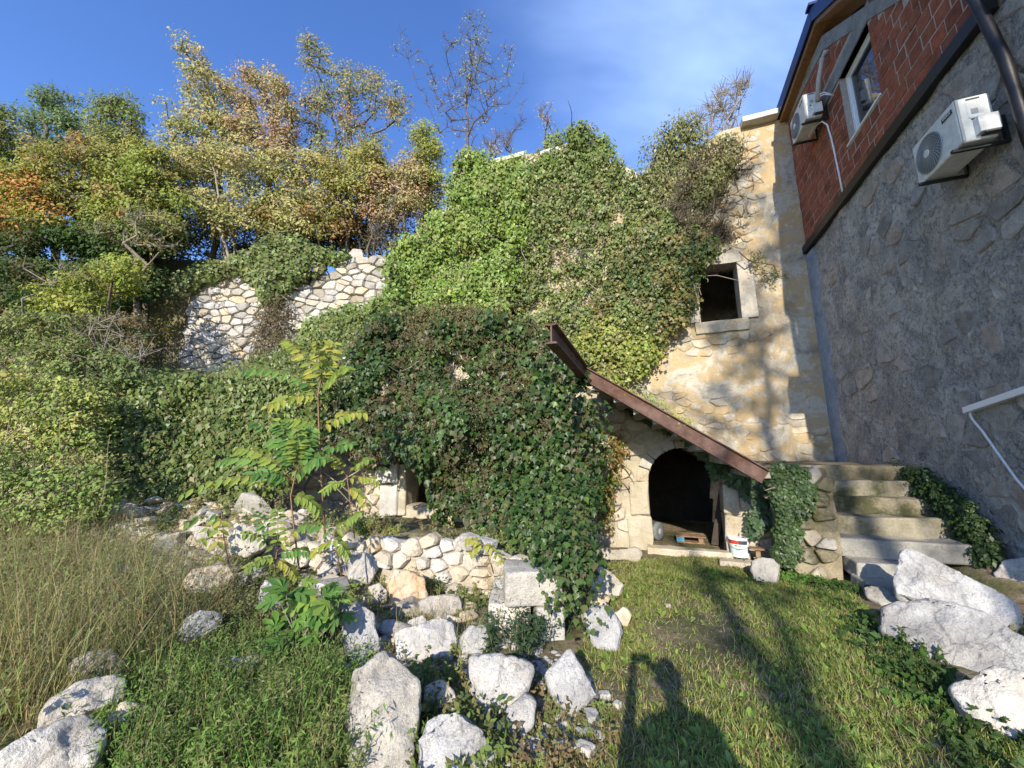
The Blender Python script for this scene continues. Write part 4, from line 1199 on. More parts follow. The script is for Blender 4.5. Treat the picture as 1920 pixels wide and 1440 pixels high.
# wheel of a handcart just inside
wp = W(-.02, QG + .75, .17)
wh = thing('cart_wheel', 'grey rubber cart wheel just inside the arched door', 'wheel', wp)
MB().lathe(wp - ev * .05, [(.10, 0), (.15, .005), (.17, .03), (.17, .07), (.15, .095), (.10, .10)], 28, axis=ev + qv * -.6).build('tyre', M['tyre'], wh, smooth=True)
MB().lathe(wp - ev * .05, [(.03, -.01), (.095, .01), (.095, .085), (.03, .11)], 20, axis=ev + qv * -.6).build('rim', M['ac_grey'], wh)
pw = W(.52, QG + .75, .0)
pal = thing('wooden_crate', 'small orange brown wooden crate with a blue end on the cellar floor', 'crate', pw)
for k in range(3): MB().box(.28, .78, QG + .62 + .13 * k, QG + .72 + .13 * k, .115, .14).build('slat', M['wood'], pal)
MB().box(.30, .76, QG + .62, QG + 1.0, .01, .03).build('base_board', M['wood'], pal)
MB().box(.29, .42, QG + .60, QG + .63, .032, .112).build('end_board', M['blue'], pal)
MB().box(.66, .74, QG + .63, QG + .98, .032, .112).build('end_board', M['wood'], pal)
pk = MB().prism([W(a, QG + .55, z) for a, z in ((.85, .03), (.97, .03), (1.16, 1.0), (1.06, 1.0))], [W(a, QG + .58, z) for a, z in ((.85, .03), (.97, .03), (1.16, 1.0), (1.06, 1.0))])
tag(pk.build('plank', M['dark_wood']), 'dark wooden plank leaning inside the arched door at the right', 'plank')
sp = thing('wooden_stub', 'small weathered timber stub post right of the paint bucket', 'post', W(1.38, QG - .35, 0))
MB().box(1.35, 1.41, QG - .40, QG - .34, -.05, .20).build('post', M['wood'], sp)
MB().box(1.28, 1.50, QG - .45, QG - .31, .20, .225).build('cap', M['wood'], sp)

# ------------------------------------------------------------------ leaves
def tmpl(kind):
    if kind == 'ivy':
        V = [(0, 0, 0), (-.36, .12, .06), (-.5, .42, .10), (-.24, .6, .03), (0, 1.05, -.10), (.24, .6, .03), (.5, .42, .10), (.36, .12, .06), (0, .5, -.03)]
        F = [(0, 1, 2, 8), (8, 2, 3, 4), (0, 8, 6, 7), (8, 4, 5, 6)]
        F = [(0, 8, 2, 1), (8, 4, 3, 2), (0, 7, 6, 8), (8, 6, 5, 4)]
        F = [tuple(reversed(f)) for f in F]
    elif kind == 'leaf':
        V = [(0, 0, 0), (-.26, .42, .08), (0, 1, -.06), (.26, .42, .08)]
        F = [(0, 1, 2, 3)]
    elif kind == 'narrow':
        V = [(0, 0, 0), (-.12, .4, .03), (0, 1, -.12), (.12, .4, .03)]
        F = [(0, 3, 2, 1)]
    elif kind == 'blade':
        V = [(-.5, 0, 0), (.5, 0, 0), (.36, .55, -.10), (-.36, .55, -.10), (0, 1, -.36)]
        F = [(0, 1, 2, 3), (3, 2, 4, 4)]
    elif kind == 'broad':
        V = [(-.06, 0, 0), (.06, 0, 0), (.2, .5, -.03), (.1, .95, -.2), (-.1, .95, -.2), (-.2, .5, -.03)]
        F = [(0, 1, 2, 5), (5, 2, 3, 4)]
    return np.array(V, float), np.array(F, int)

def basis(n, up_jit, rg, droop=.0):
    """orthonormal frames: z=n (leaf normal), y = along leaf, roughly downwards"""
    n = n / (np.linalg.norm(n, axis=1, keepdims=True) + 1e-9)
    d = rg.normal(0, up_jit, n.shape) + np.array([0, 0, -droop])
    y = d - (d * n).sum(1, keepdims=True) * n
    y /= (np.linalg.norm(y, axis=1, keepdims=True) + 1e-9)
    x = np.cross(y, n)
    return np.stack([x, y, n], -1)

def palette(cols, n, rg, jit=.22, idx=None):
    w = np.array([c[0] for c in cols], float); w /= w.sum()
    if idx is None: idx = rg.choice(len(cols), n, p=w)
    C = np.array([c[1] for c in cols])[idx]
    return np.clip(C * (1 + rg.normal(0, jit, (n, 1))) * (1 + rg.normal(0, jit * .4, (n, 3))), .005, .9)

def leaves(name, P, N, size, cols, mat, kind='leaf', parent=None, jit=1., droop=.6, rg=rng, org=None, sj=.3, C=None):
    n = len(P)
    T, F = tmpl(kind)
    B = basis(N, jit, rg, droop)
    S = np.asarray(size) * np.clip(1 + rg.normal(0, sj, n), .45, 1.8)
    V = np.einsum('nij,tj->nti', B, T) * S[:, None, None] + P[:, None, :]
    if C is None: C = palette(cols, n, rg)
    Fc = (F[None] + (np.arange(n) * len(T))[:, None, None]).reshape(-1, F.shape[1])
    Cc = np.repeat(C, len(T), 0)
    if kind == 'blade':
        # quads + degenerate tail: write as triangles
        t1 = np.array([(0, 1, 2), (0, 2, 3), (3, 2, 4)])
        Fc = (t1[None] + (np.arange(n) * len(T))[:, None, None]).reshape(-1, 3)
    return mesh_obj(name, V.reshape(-1, 3), Fc, mat, parent, org=org, col=Cc)

GREEN_D = [(4, (.028, .062, .014)), (3, (.05, .095, .022)), (1.4, (.11, .17, .04)), (1.3, (.12, .09, .045))]
GREEN_IVY = [(4, (.17, .25, .05)), (3, (.11, .17, .04)), (2, (.25, .32, .07)), (1, (.24, .21, .09))]
GREEN_Y = [(4, (.26, .31, .05)), (3, (.17, .24, .04)), (2, (.36, .35, .07)), (1, (.14, .12, .05))]
GREEN_B = [(4, (.12, .15, .05)), (3, (.16, .18, .06)), (2, (.22, .18, .08)), (1.5, (.22, .14, .08))]
GREEN_M = [(4, (.16, .21, .055)), (3, (.23, .28, .085)), (2, (.09, .13, .04)), (1.5, (.30, .26, .12))]
AUT = [(4, (.40, .38, .15)), (3, (.30, .32, .11)), (2.2, (.45, .36, .17)), (1.2, (.42, .29, .19)), (1, (.17, .20, .07))]
AUT_P = [(3, (.40, .27, .18)), (3, (.42, .33, .16)), (3, (.32, .31, .13)), (1.2, (.42, .20, .13)), (1, (.20, .20, .08))]
AUT_O = [(3, (.40, .17, .05)), (3, (.28, .22, .05)), (2, (.16, .19, .04)), (1, (.45, .12, .05))]
BROWNF = [(3, (.17, .125, .075)), (2, (.22, .165, .09)), (2, (.08, .09, .04))]

def ivy_px(name, label, poly, depth, nclump, rclump, per, size, cols, kind='ivy', cat='ivy', parent=None, mat='ivy', seed=1, lump=.25, flat=.5, stems=0, droop=1.0, jit=.5, sj=.45, organ=None, holes=()):
    """foliage that hangs over a surface: clump centres are spread over 'poly' at distance depth(px, py)"""
    rg = np.random.default_rng(seed)
    pp = sample_poly(poly, nclump, rg)
    for h in holes: pp = pp[~in_poly(pp[:, 0], pp[:, 1], h)]
    C = depth(pp[:, 0], pp[:, 1])
    to = EYEP - C; to[:, 2] = np.minimum(to[:, 2], 2); to /= np.linalg.norm(to, axis=1, keepdims=True)
    off = lump * fbm(C, .9, 3, seed + 4)
    C = C + to * off[:, None]
    n = len(C) * per
    ci = np.repeat(np.arange(len(C)), per)
    r = rclump * (.6 + .8 * rg.random(len(C)))[ci]
    d = rg.normal(0, 1, (n, 3)); d /= np.linalg.norm(d, axis=1, keepdims=True)
    d = d + to[ci] * .5 + np.array([0, 0, .15])
    rad = (.45 + .6 * rg.random(n)) * r
    P = C[ci] + d * rad[:, None] * np.array([1, 1, .95])
    P[:, :] += to[ci] * 0
    N = d * .8 + to[ci] * flat + np.array([0, 0, .35]) + rg.normal(0, .35, (n, 3))
    cl = palette(cols, len(C), rg, .12)[ci]
    C2 = palette(cols, n, rg)
    Cc = cl * .55 + C2 * .45
    org = C.mean(0); org[2] = C[:, 2].min() - rclump
    if parent is None:
        t = thing(name, label, cat, org)
    else: t = parent
    size = size * np.clip(np.linalg.norm(P - EYEP, axis=1) / 7.5, .55, 1.)
    o = leaves('foliage', P, N, size, cols, M[mat], kind, t, jit, droop, rg, sj=sj, C=Cc * .86)
    o['kind'] = 'stuff'
    if stems:
        m = MB()
        for _ in range(stems):
            k = rg.integers(len(C)); p = C[k] - to[k] * rclump * .5
            pts = [p]; d_ = rg.normal(0, .3, 3) + np.array([0, 0, -1.])
            for j in range(5):
                d_ = d_ + rg.normal(0, .35, 3); d_ /= np.linalg.norm(d_)
                pts.append(pts[-1] + d_ * rclump * 1.0)
            m.tube(pts, [.018, .016, .014, .012, .009, .006], 5, False)
        s_ = m.build('stem', M['bark_pale'], t, smooth=True); s_['kind'] = 'stuff'
    return t, P

dF = lambda off: (lambda x, y: onq(x, y, QF - off))
dG = lambda off: (lambda x, y: onq(x, y, QG - off))

# upper facade ivy: brighter column on the left
ivy_px('ivy', 'bright green ivy covering the tall left part of the ruined facade under the cornice slab', [(728, 500), (735, 468), (790, 430), (842, 385), (850, 300), (880, 282), (930, 312), (985, 300), (992, 330), (985, 420), (968, 520), (940, 620), (880, 650), (720, 660), (690, 600), (722, 560)],
       dF(.45), 560, .34, 100, .074, [(4, (.21, .31, .06)), (3, (.14, .22, .045)), (2, (.30, .38, .08)), (.8, (.26, .23, .10))], seed=11, lump=.6, stems=20)
ivy_px('ivy', 'olive green ivy spread over the middle of the facade, paler than the column beside it', [(990, 320), (1010, 292), (1060, 282), (1130, 290), (1190, 320), (1225, 390), (1300, 420), (1325, 470), (1300, 520), (1240, 470), (1190, 500), (1210, 560), (1260, 580), (1200, 640), (1100, 690), (1040, 640), (960, 600), (965, 540), (985, 420)],
       dF(.16), 560, .25, 58, .066, GREEN_M, seed=12, lump=.3, stems=120, holes=([(930, 550), (975, 550), (980, 582), (935, 585)], [(1130, 500), (1200, 480), (1215, 540), (1150, 560)], [(1120, 560), (1150, 560), (1150, 640), (1120, 640)]))
ivy_px('ivy', 'rounded ivy bush standing above the wall top beside the broken cornice', [(1010, 300), (1030, 262), (1070, 240), (1100, 235), (1130, 258), (1150, 300), (1160, 340), (1090, 350), (1020, 330)],
       dF(-.1), 90, .30, 95, .072, GREEN_IVY, seed=13, lump=.4, stems=8)
ivy_px('ivy', 'dark green and rusty brown ivy patch left of the facade window', [(1180, 470), (1300, 430), (1340, 470), (1300, 500), (1298, 560), (1285, 600), (1230, 640), (1180, 600), (1120, 600), (1130, 520)],
       dF(.30), 210, .28, 86, .066, [(3, (.07, .13, .035)), (2, (.21, .17, .06)), (2, (.15, .17, .05)), (1, (.26, .19, .07))], seed=14, lump=.3, stems=8)
ivy_px('ivy', 'yellow green ivy around the free end of the rusty beams', [(1060, 640), (1150, 590), (1240, 620), (1235, 660), (1200, 700), (1140, 715), (1095, 690), (1050, 670)],
       dF(.30), 150, .28, 50, .070, [(3, (.27, .32, .06)), (3, (.20, .25, .05)), (1.5, (.36, .34, .09)), (1, (.16, .13, .06))], seed=15, lump=.2, stems=6)
# big dark ivy mass with glossy leaves and seed heads in front of the lower storey
def dE(x, y):
    off = np.interp(y, [590, 680, 760, 900, 1000, 1150], [.0, .45, .8, 1.1, 1.6, 2.4])
    side = np.clip((x - 860) / 200, 0, 1) * np.clip((y - 820) / 200, 0, 1)
    return onq(x, y, QG - off - side * 1.2)
PE = [(612, 720), (640, 660), (700, 610), (790, 588), (880, 590), (960, 605), (1050, 650), (1085, 720), (1108, 790), (1112, 880), (1095, 960), (1092, 1050), (1092, 1130), (1062, 1148), (1050, 1060), (1000, 1035), (930, 1020), (895, 1000), (880, 955), (830, 960), (815, 930), (800, 880), (760, 850), (700, 872), (650, 850), (622, 790)]
ti, PEp = ivy_px('ivy', 'huge dark glossy ivy mass with brown seed heads hanging over the lower storey', PE, dE, 620, .25, 72, .080, GREEN_D, seed=16, lump=.75, stems=14, droop=1.4, jit=.45)
# seed heads and brown tips over it
ivy_px('seed_heads', '', PE, lambda x, y: dE(x, y) + (EYEP - dE(x, y)) * .035, 420, .13, 36, .034, [(3, (.20, .14, .09)), (2, (.13, .11, .05))], kind='leaf', mat='dry', seed=17, parent=ti, lump=.75)
ivy_px('ivy', 'brownish fruiting ivy tops along the upper edge of the dark ivy mass', [(650, 650), (720, 600), (800, 580), (900, 585), (1000, 610), (1070, 660), (1060, 690), (950, 640), (820, 640), (700, 680)],
       lambda x, y: onq(x, y, QG - .15), 230, .24, 60, .055, [(3, (.19, .145, .075)), (3, (.10, .13, .05)), (2, (.22, .19, .09))], kind='leaf', seed=18, mat='dry', lump=.2)
# tail over the block stack, and individually picked leaves on the mass
rg = np.random.default_rng(77)
T_, F_ = tmpl('ivy')
lm = []
for k, c in enumerate([(.030, .075, .018), (.045, .10, .024), (.022, .055, .014), (.07, .13, .035)]):
    me = bpy.data.meshes.new('leaf'); me.from_pydata(T_.tolist(), [], [tuple(f) for f in F_.tolist()])
    a = me.color_attributes.new('tint', 'FLOAT_COLOR', 'POINT'); a.data.foreach_set('color', np.tile([*c, 1.], len(T_)).astype(np.float32)); me.materials.append(M['ivy']); lm.append(me)
pp = sample_poly([(880, 860), (1108, 800), (1100, 960), (1092, 1140), (1062, 1148), (1050, 1050), (960, 1030), (885, 960)], 230, rg)
Pc = dE(pp[:, 0], pp[:, 1]); to = EYEP - Pc; to /= np.linalg.norm(to, axis=1, keepdims=True)
Pc = Pc + to * (.24 + .12 * rg.random((len(Pc), 1)))
B = basis(to + rg.normal(0, .35, to.shape) + [0, 0, .3], .4, rg, 1.6)
for k in range(len(Pc)):
    o = bpy.data.objects.new('leaf', lm[k % 4]); COL.objects.link(o); o.parent = ti
    s = .062 * rg.uniform(.7, 1.3)
    o.matrix_local = Matrix.Translation(Vector(Pc[k] - ORG[ti.name])) @ Matrix(B[k].tolist()).to_4x4() @ Matrix.Scale(s, 4)
# slope ivy on the left
def dSl(x, y):
    Y = np.interp(y, [560, 640, 700, 722, 800, 950], [12.3, 11.6, 9.6, 8.35, 8.2, 7.75]) - .25
    Y = np.where(x < 330, np.minimum(Y, 9.2), Y)
    return atY(x, y, Y)
ivy_px('ivy', 'dense small leaved ivy blanket over the wall and slope left of the house', [(200, 880), (215, 770), (290, 715), (400, 712), (470, 690), (560, 640), (640, 600), (720, 585), (740, 640), (640, 680), (600, 760), (580, 860), (520, 910), (440, 925), (380, 910), (300, 948), (215, 930)],
       dSl, 720, .32, 62, .085, [(4, (.13, .18, .045)), (3, (.09, .135, .035)), (2, (.22, .27, .07)), (1.2, (.27, .23, .10))], seed=20, lump=.35, stems=12, kind='leaf')
ivy_px('ivy', 'thin mixed creeper on the sloping ground under the retaining wall', [(200, 740), (260, 670), (330, 690), (420, 735), (480, 690), (580, 640), (600, 720), (540, 790), (300, 800), (210, 800)],
       lambda x, y: hit(x, y, off=.15), 420, .26, 50, .075, GREEN_M, seed=19, lump=.2, stems=10, kind='leaf')
ivy_px('ivy', 'light green creeper between the retaining wall and the facade', [(560, 640), (600, 600), (720, 570), (735, 500), (760, 560), (760, 640), (640, 670), (560, 680)],
       lambda x, y: atY(x, y, 12.2), 200, .36, 50, .10, GREEN_IVY, seed=21, lump=.3)
ivy_px('ivy', 'green creeper spilling over the top of the retaining wall below the trees', [(340, 520), (440, 490), (520, 440), (600, 470), (650, 480), (560, 525), (535, 550), (495, 565), (480, 530), (440, 505), (380, 530), (330, 555)],
       lambda x, y: atY(x, y, 12.7), 230, .27, 62, .085, GREEN_M, seed=22, lump=.2, stems=14)
ivy_px('vine', 'dry brown vines and sparse leaves down the retaining wall', [(480, 560), (540, 560), (545, 640), (500, 690), (470, 720), (480, 640)],
       lambda x, y: atY(x, y, 12.6), 90, .3, 26, .07, BROWNF, seed=23, kind='leaf', mat='dry', stems=60, lump=.1, cat='vine')
ivy_px('vine', 'tangle of pale dry vines with yellow leaves at the left edge of the retaining wall', [(270, 640), (300, 580), (330, 555), (320, 620), (290, 700), (285, 740), (240, 760), (245, 700)],
       lambda x, y: atY(x, y, 12.4), 60, .25, 20, .09, [(3, (.20, .19, .05)), (2, (.10, .12, .03)), (2, (.16, .12, .07))], seed=24, kind='leaf', mat='dry', stems=60, lump=.1, cat='vine')
# around the pier, over the stair slab edge and on the bank
ivy_px('ivy', 'small leaved ivy covering the side wall of the steps', [(1440, 885), (1470, 868), (1505, 885), (1522, 915), (1518, 950), (1490, 975), (1488, 1040), (1472, 1070), (1458, 1040), (1468, 960), (1455, 930)],
       lambda x, y: onq(x, y, 6.52), 210, .085, 60, .045, [(3, (.055, .10, .03)), (3, (.09, .14, .05)), (1, (.04, .07, .02))], seed=25, lump=.08, stems=6)
ivy_px('ivy', 'sparse ivy sprigs hanging in the shade under the sloping beam', [(1200, 760), (1300, 820), (1400, 880), (1440, 900), (1440, 980), (1410, 1000), (1400, 920), (1330, 880), (1290, 830), (1180, 770)],
       lambda x, y: onq(x, y, QG - .25), 90, .10, 22, .07, [(3, (.06, .11, .05)), (2, (.10, .15, .08))], seed=26, lump=.05)
ivy_px('ivy', 'yellowing creeper on the plaster left of the arched door', [(1112, 800), (1160, 820), (1175, 850), (1150, 900), (1140, 1000), (1120, 980), (1105, 900)],
       dG(.12), 80, .12, 26, .055, [(3, (.16, .20, .04)), (2, (.30, .22, .05)), (1, (.30, .10, .05)), (2, (.08, .13, .03))], seed=27, lump=.05, stems=16, kind='leaf')
ivy_px('creeper', 'thin green creeper growing on the top edge of the sloping beam', [(1130, 700), (1200, 735), (1300, 800), (1290, 812), (1200, 750), (1120, 712)],
       lambda x, y: onq(x, y, QH + .1), 40, .09, 26, .045, GREEN_Y, seed=28, lump=.03, kind='leaf', cat='creeper')
def dBank(x, y): return one(x, y, 3.78)
ivy_px('ground_cover', 'dark green ground cover on the earth bank between steps and grey wall', [(1685, 872), (1735, 885), (1790, 935), (1840, 985), (1872, 1045), (1850, 1060), (1800, 1020), (1740, 975), (1700, 920)],
       dBank, 240, .12, 50, .045, [(4, (.03, .055, .015)), (2, (.05, .09, .02))], seed=29, lump=.05, kind='leaf', cat='plants')
# bush and bare twigs at the top right of the facade
ivy_px('shrub', 'olive green shrub growing out of the broken wall top near the roof', [(1200, 330), (1222, 270), (1262, 225), (1300, 222), (1330, 265), (1370, 270), (1380, 310), (1330, 380), (1310, 440), (1260, 400), (1215, 380)],
       dF(.05), 270, .32, 54, .075, [(3, (.18, .20, .07)), (2, (.26, .26, .09)), (2, (.11, .14, .05)), (1, (.27, .2, .09))], seed=30, kind='leaf', stems=60, lump=.4, cat='shrub')

# ------------------------------------------------------------------ trees
def grow(base, targets, rg, r0=.12, jitter=.12, seg=.5, rmin=.006, stems=1):
    """one connected skeleton from base to all targets; returns nodes, parent, radius"""
    base = np.array(base, float)
    N = [base]; Pn = [-1]
    order = np.argsort(np.linalg.norm(targets - base, axis=1))
    far = order[len(order) // 2:]
    for s_ in range(stems):
        t = targets[far[int(len(far) * (s_ + .5) / stems)]]
        k = max(3, int(np.linalg.norm(t - base) / seg)); last = 0
        for j in range(1, k + 1):
            f = j / k
            p = base + (t - base) * np.array([f ** 1.25, f ** 1.25, f ** .9]) + rg.normal(0, jitter, 3) * (0.5 if j == k else 1)
            N.append(p); Pn.append(last); last = len(N) - 1
    for i in order:
        t = targets[i]
        A = np.array(N)
        d = np.linalg.norm(A - t, axis=1) + np.clip(A[:, 2] - t[2], 0, 9) * 1.5 + (np.arange(len(A)) == 0) * .8
        j = int(np.argmin(d))
        a = A[j]; L = np.linalg.norm(t - a)
        k = max(1, int(L / seg)); last = j
        for m_ in range(1, k + 1):
            f = m_ / k
            p = a + (t - a) * f + rg.normal(0, jitter, 3) * (0 if m_ == k else 1) + np.array([0, 0, -.12 * L * f * (1 - f)])
            N.append(p); Pn.append(last); last = len(N) - 1
    N = np.array(N); Pn = np.array(Pn)
    w = np.zeros(len(N)); kids = np.bincount(Pn[1:], minlength=len(N))
    w[kids == 0] = 1
    for i in range(len(N) - 1, 0, -1): w[Pn[i]] += w[i]
    R = np.maximum(rmin, r0 * np.sqrt(w / w.max()))
    return N, Pn, R

def limb_mesh(name, N, Pn, R, mat, parent, ns=5, skip=None):
    """tapered segments as one joined branch system"""
    i = np.arange(1, len(N)); a = N[Pn[i]]; b = N[i]; ra = np.minimum(R[Pn[i]], R[i] * 1.6); rb = R[i]
    d = b - a; L = np.linalg.norm(d, axis=1, keepdims=True) + 1e-6; d /= L
    ref = np.where(np.abs(d[:, 2:3]) > .9, np.array([[1., 0, 0]]), np.array([[0, 0, 1.]]))
    u = np.cross(d, ref); u /= np.linalg.norm(u, axis=1, keepdims=True); v = np.cross(d, u)
    t = np.linspace(0, 2 * math.pi, ns, endpoint=False)
    ring = u[:, None] * np.cos(t)[None, :, None] + v[:, None] * np.sin(t)[None, :, None]
    A = a[:, None] + ring * ra[:, None, None]; B = (b + d * rb[:, None] * .3)[:, None] + ring * rb[:, None, None]
    V = np.concatenate([A, B], 1).reshape(-1, 3)
    k = np.arange(ns)
    f = np.stack([k, (k + 1) % ns, ns + (k + 1) % ns, ns + k], -1)
    F = (f[None] + (np.arange(len(i)) * 2 * ns)[:, None, None]).reshape(-1, 4)
    return mesh_obj(name, V, F, mat, parent, smooth=True)

def tree(label, targets, base, cols, per, size, rcl, seed, r0=.12, mat='leaf', kind='leaf', name='tree', cat='tree', bark='bark', stems=1, twig=3, group=None, leaf_frac=1., jit=.9, seg=.5, droop=.4, cj=.12, squash=.7, leafmask=None, jitter=.07):
    rg = np.random.default_rng(seed)
    t = thing(name, label, cat, base, group or {'tree': 'trees and bushes on the slopes', 'shrub': 'shrubs of the left slope'}.get(cat))
    N, Pn, R = grow(base, targets, rg, r0, stems=stems, seg=seg, jitter=jitter)
    # twigs round each clump
    if twig:
        n0 = len(N); T = np.repeat(np.arange(len(targets)), twig)
        dd = rg.normal(0, 1, (len(T), 3)); dd[:, 2] = np.abs(dd[:, 2]) + .2; dd /= np.linalg.norm(dd, axis=1, keepdims=True)
        nearest = np.array([int(np.argmin(((N[:n0] - targets[k]) ** 2).sum(1))) for k in range(len(targets))])
        tw = N[nearest[T]] + dd * rcl * rg.uniform(.6, 1.3, (len(T), 1))
        N = np.vstack([N, tw]); Pn = np.r_[Pn, nearest[T]]; R = np.r_[R, np.full(len(tw), .0045)]
    limb_mesh('trunk', N, Pn, R, M[bark], t)
    if per:
        C = targets if leafmask is None else targets[leafmask(targets)]
        n = len(C) * per; ci = np.repeat(np.arange(len(C)), per)
        d = rg.normal(0, 1, (n, 3)); d /= np.linalg.norm(d, axis=1, keepdims=True)
        rr = rcl * (.7 + .6 * rg.random(len(C)))[ci] * (.35 + .7 * rg.random(n))
        P = C[ci] + d * rr[:, None] * np.array([1.15, 1.15, squash])
        Nn = d * .6 + np.array([-.15, -.75, .5]) + rg.normal(0, .45, (n, 3))
        cl = palette(cols, len(C), rg, cj)[ci]; c2 = palette(cols, n, rg)
        keep = rg.random(n) < leaf_frac
        o = leaves('crown', P[keep], Nn[keep], size, cols, M[mat], kind, t, jit, droop, rg, C=(cl * .65 + c2 * .35)[keep])
        o['kind'] = 'stuff'
    return t

def px_targets(poly, Y, n, rg, thick=1.0):
    pp = sample_poly(poly, n, rg)
    return atY(pp[:, 0], pp[:, 1], Y + rg.uniform(-thick, thick, n))

def ptree(label, poly, Y, basepx, n, cols, per=60, size=.12, rcl=.45, seed=1, thick=1., zbase=None, **k):
    rg = np.random.default_rng(seed + 900)
    if Y > 12.5 and per > 40: n = int(n * 1.5); per = int(per * 1.5)
    T = px_targets(poly, Y, n, rg, thick)
    bx_ = float(atY(np.array(float(basepx)), np.array(500.), Y)[0])
    bz = float(gz(np.array(bx_), np.array(Y))) if zbase is None else zbase
    return tree(label, T, (bx_, Y, bz - .1), cols, per, size, rcl, seed, **k)

# back row against the sky
ptree('dark green tree at the far left edge with a feathery blue green top', [(-60, 210), (0, 200), (40, 225), (60, 300), (50, 420), (-60, 430)], 15.5, -10, 70, GREEN_M, 120, .13, .6, 1, r0=.2)
ptree('open crowned blue green tree with a forked top, second from the left', [(55, 200), (80, 168), (120, 170), (160, 215), (155, 300), (60, 300), (50, 240)], 17, 110, 46, [(3, (.12, .19, .08)), (2, (.18, .25, .10)), (1, (.09, .13, .05))], 70, .13, .5, 2, r0=.16)
ptree('dark green tree with a thin pointed top left of the yellow spire', [(165, 215), (185, 178), (205, 195), (250, 180), (262, 230), (250, 310), (180, 310)], 16, 215, 50, GREEN_M, 80, .13, .5, 3, r0=.16)
ptree('slender yellow green tree ending in a tall spire, highest at the left', [(332, 110), (345, 65), (372, 90), (390, 130), (425, 150), (432, 200), (460, 260), (420, 340), (330, 320), (300, 240), (300, 180), (350, 190)], 14.5, 400, 85, AUT, 62, .12, .42, 4, r0=.13, stems=2, bark='bark')
ptree('pinkish orange tree between the yellow spire and the tallest grey green one', [(452, 120), (475, 130), (500, 125), (540, 150), (560, 230), (540, 330), (450, 330), (430, 220), (440, 170)], 14.3, 480, 75, AUT_P, 62, .12, .42, 5, r0=.12, stems=2)
ptree('tall loose grey green tree with a slanting pink tipped top branch', [(568, 75), (585, 72), (610, 100), (680, 130), (745, 165), (775, 205), (720, 240), (700, 330), (590, 350), (560, 250), (575, 140)], 14.6, 650, 105, [(3, (.26, .27, .10)), (2, (.36, .29, .12)), (2, (.18, .22, .08)), (1.6, (.38, .22, .14))], 50, .11, .42, 6, r0=.13, stems=3)
ptree('small upright yellow green tree close to the bright ivy column', [(765, 260), (790, 230), (808, 235), (815, 270), (830, 300), (830, 400), (790, 430), (765, 380)], 13.9, 812, 48, [(3, (.30, .32, .07)), (3, (.23, .28, .06)), (1, (.40, .27, .09))], 70, .11, .36, 7, r0=.09)
for i, (lab, poly, cols) in enumerate((
   ('dark green undergrowth at the foot of the trees above the retaining wall', [(320, 400), (460, 380), (560, 410), (560, 490), (440, 500), (330, 520)], GREEN_B),
   ('brown green undergrowth between the tree stems right of the middle', [(550, 400), (700, 390), (740, 430), (700, 480), (620, 480), (550, 500)], [(3, (.16, .17, .06)), (2, (.24, .20, .09)), (1, (.10, .13, .05))]),
   ('olive undergrowth at the left end of the plateau', [(150, 360), (330, 340), (360, 440), (320, 520), (200, 520), (140, 450)], GREEN_B))):
    ptree(lab, poly, 15.2, np.mean([p[0] for p in poly]), 80, cols, 70, .12, .5, 40 + i, r0=.05, stems=6, thick=.6)
# middle row
ptree('autumn shrub tree with a few bright orange branches at the left edge', [(-30, 330), (50, 300), (110, 330), (110, 420), (40, 450), (-30, 440)], 12.6, 20, 60, [(3, (.30, .30, .07)), (2, (.19, .24, .05)), (1.6, (.50, .22, .07))], 90, .12, .45, 8, r0=.1)
ptree('rusty tinted bush under the forked blue green tree', [(60, 270), (160, 255), (230, 280), (240, 360), (150, 400), (70, 380)], 13.4, 150, 75, [(3, (.26, .26, .07)), (2, (.18, .22, .05)), (1.6, (.36, .2, .10))], 85, .12, .45, 9, r0=.1)
ptree('olive yellow tree filling the left centre beneath the skyline', [(170, 330), (260, 260), (320, 290), (350, 380), (330, 460), (230, 470), (150, 440)], 12.9, 300, 95, [(4, (.25, .29, .06)), (2, (.16, .21, .045)), (1.4, (.33, .28, .08)), (.5, (.34, .18, .09))], 85, .12, .45, 10, r0=.12, stems=2)
ptree('yellow brown many stemmed tree leaning left above the retaining wall', [(330, 280), (440, 270), (480, 340), (470, 420), (420, 450), (370, 400), (330, 360)], 13.4, 455, 85, AUT, 66, .115, .42, 11, r0=.09, stems=3, bark='bark_pale')
ptree('golden many stemmed tree in the middle of the thicket above the retaining wall', [(470, 280), (590, 290), (600, 380), (580, 430), (520, 440), (470, 400)], 13.6, 560, 90, AUT, 62, .115, .42, 12, r0=.09, stems=4, bark='bark_pale')
ptree('yellow green tree with dark forked stems right of the golden one', [(590, 300), (700, 270), (730, 330), (700, 380), (640, 400), (600, 390)], 13.5, 690, 75, [(3, (.26, .28, .08)), (3, (.35, .32, .09)), (1, (.38, .22, .10))], 56, .115, .42, 13, r0=.09, stems=4)
ptree('rust orange bush beside the bright ivy column', [(690, 330), (760, 300), (810, 330), (800, 380), (740, 420), (680, 400)], 13.5, 760, 75, AUT_P, 62, .11, .38, 14, r0=.07, stems=2)
ptree('orange and pink leaved low tree at the retaining wall corner', [(470, 400), (560, 385), (660, 400), (650, 440), (560, 450), (480, 440)], 13.3, 590, 45, [(2, (.34, .18, .07)), (2, (.22, .22, .05)), (2, (.14, .18, .04))], 45, .11, .36, 15, r0=.06, stems=4, bark='bark_pale')
ptree('grey thorny bush with hardly any leaves left of the ivy column', [(700, 400), (780, 370), (830, 400), (800, 440), (730, 470), (690, 460)], 13.3, 740, 70, BROWNF, 16, .07, .4, 16, r0=.05, stems=5, twig=8, bark='bark')
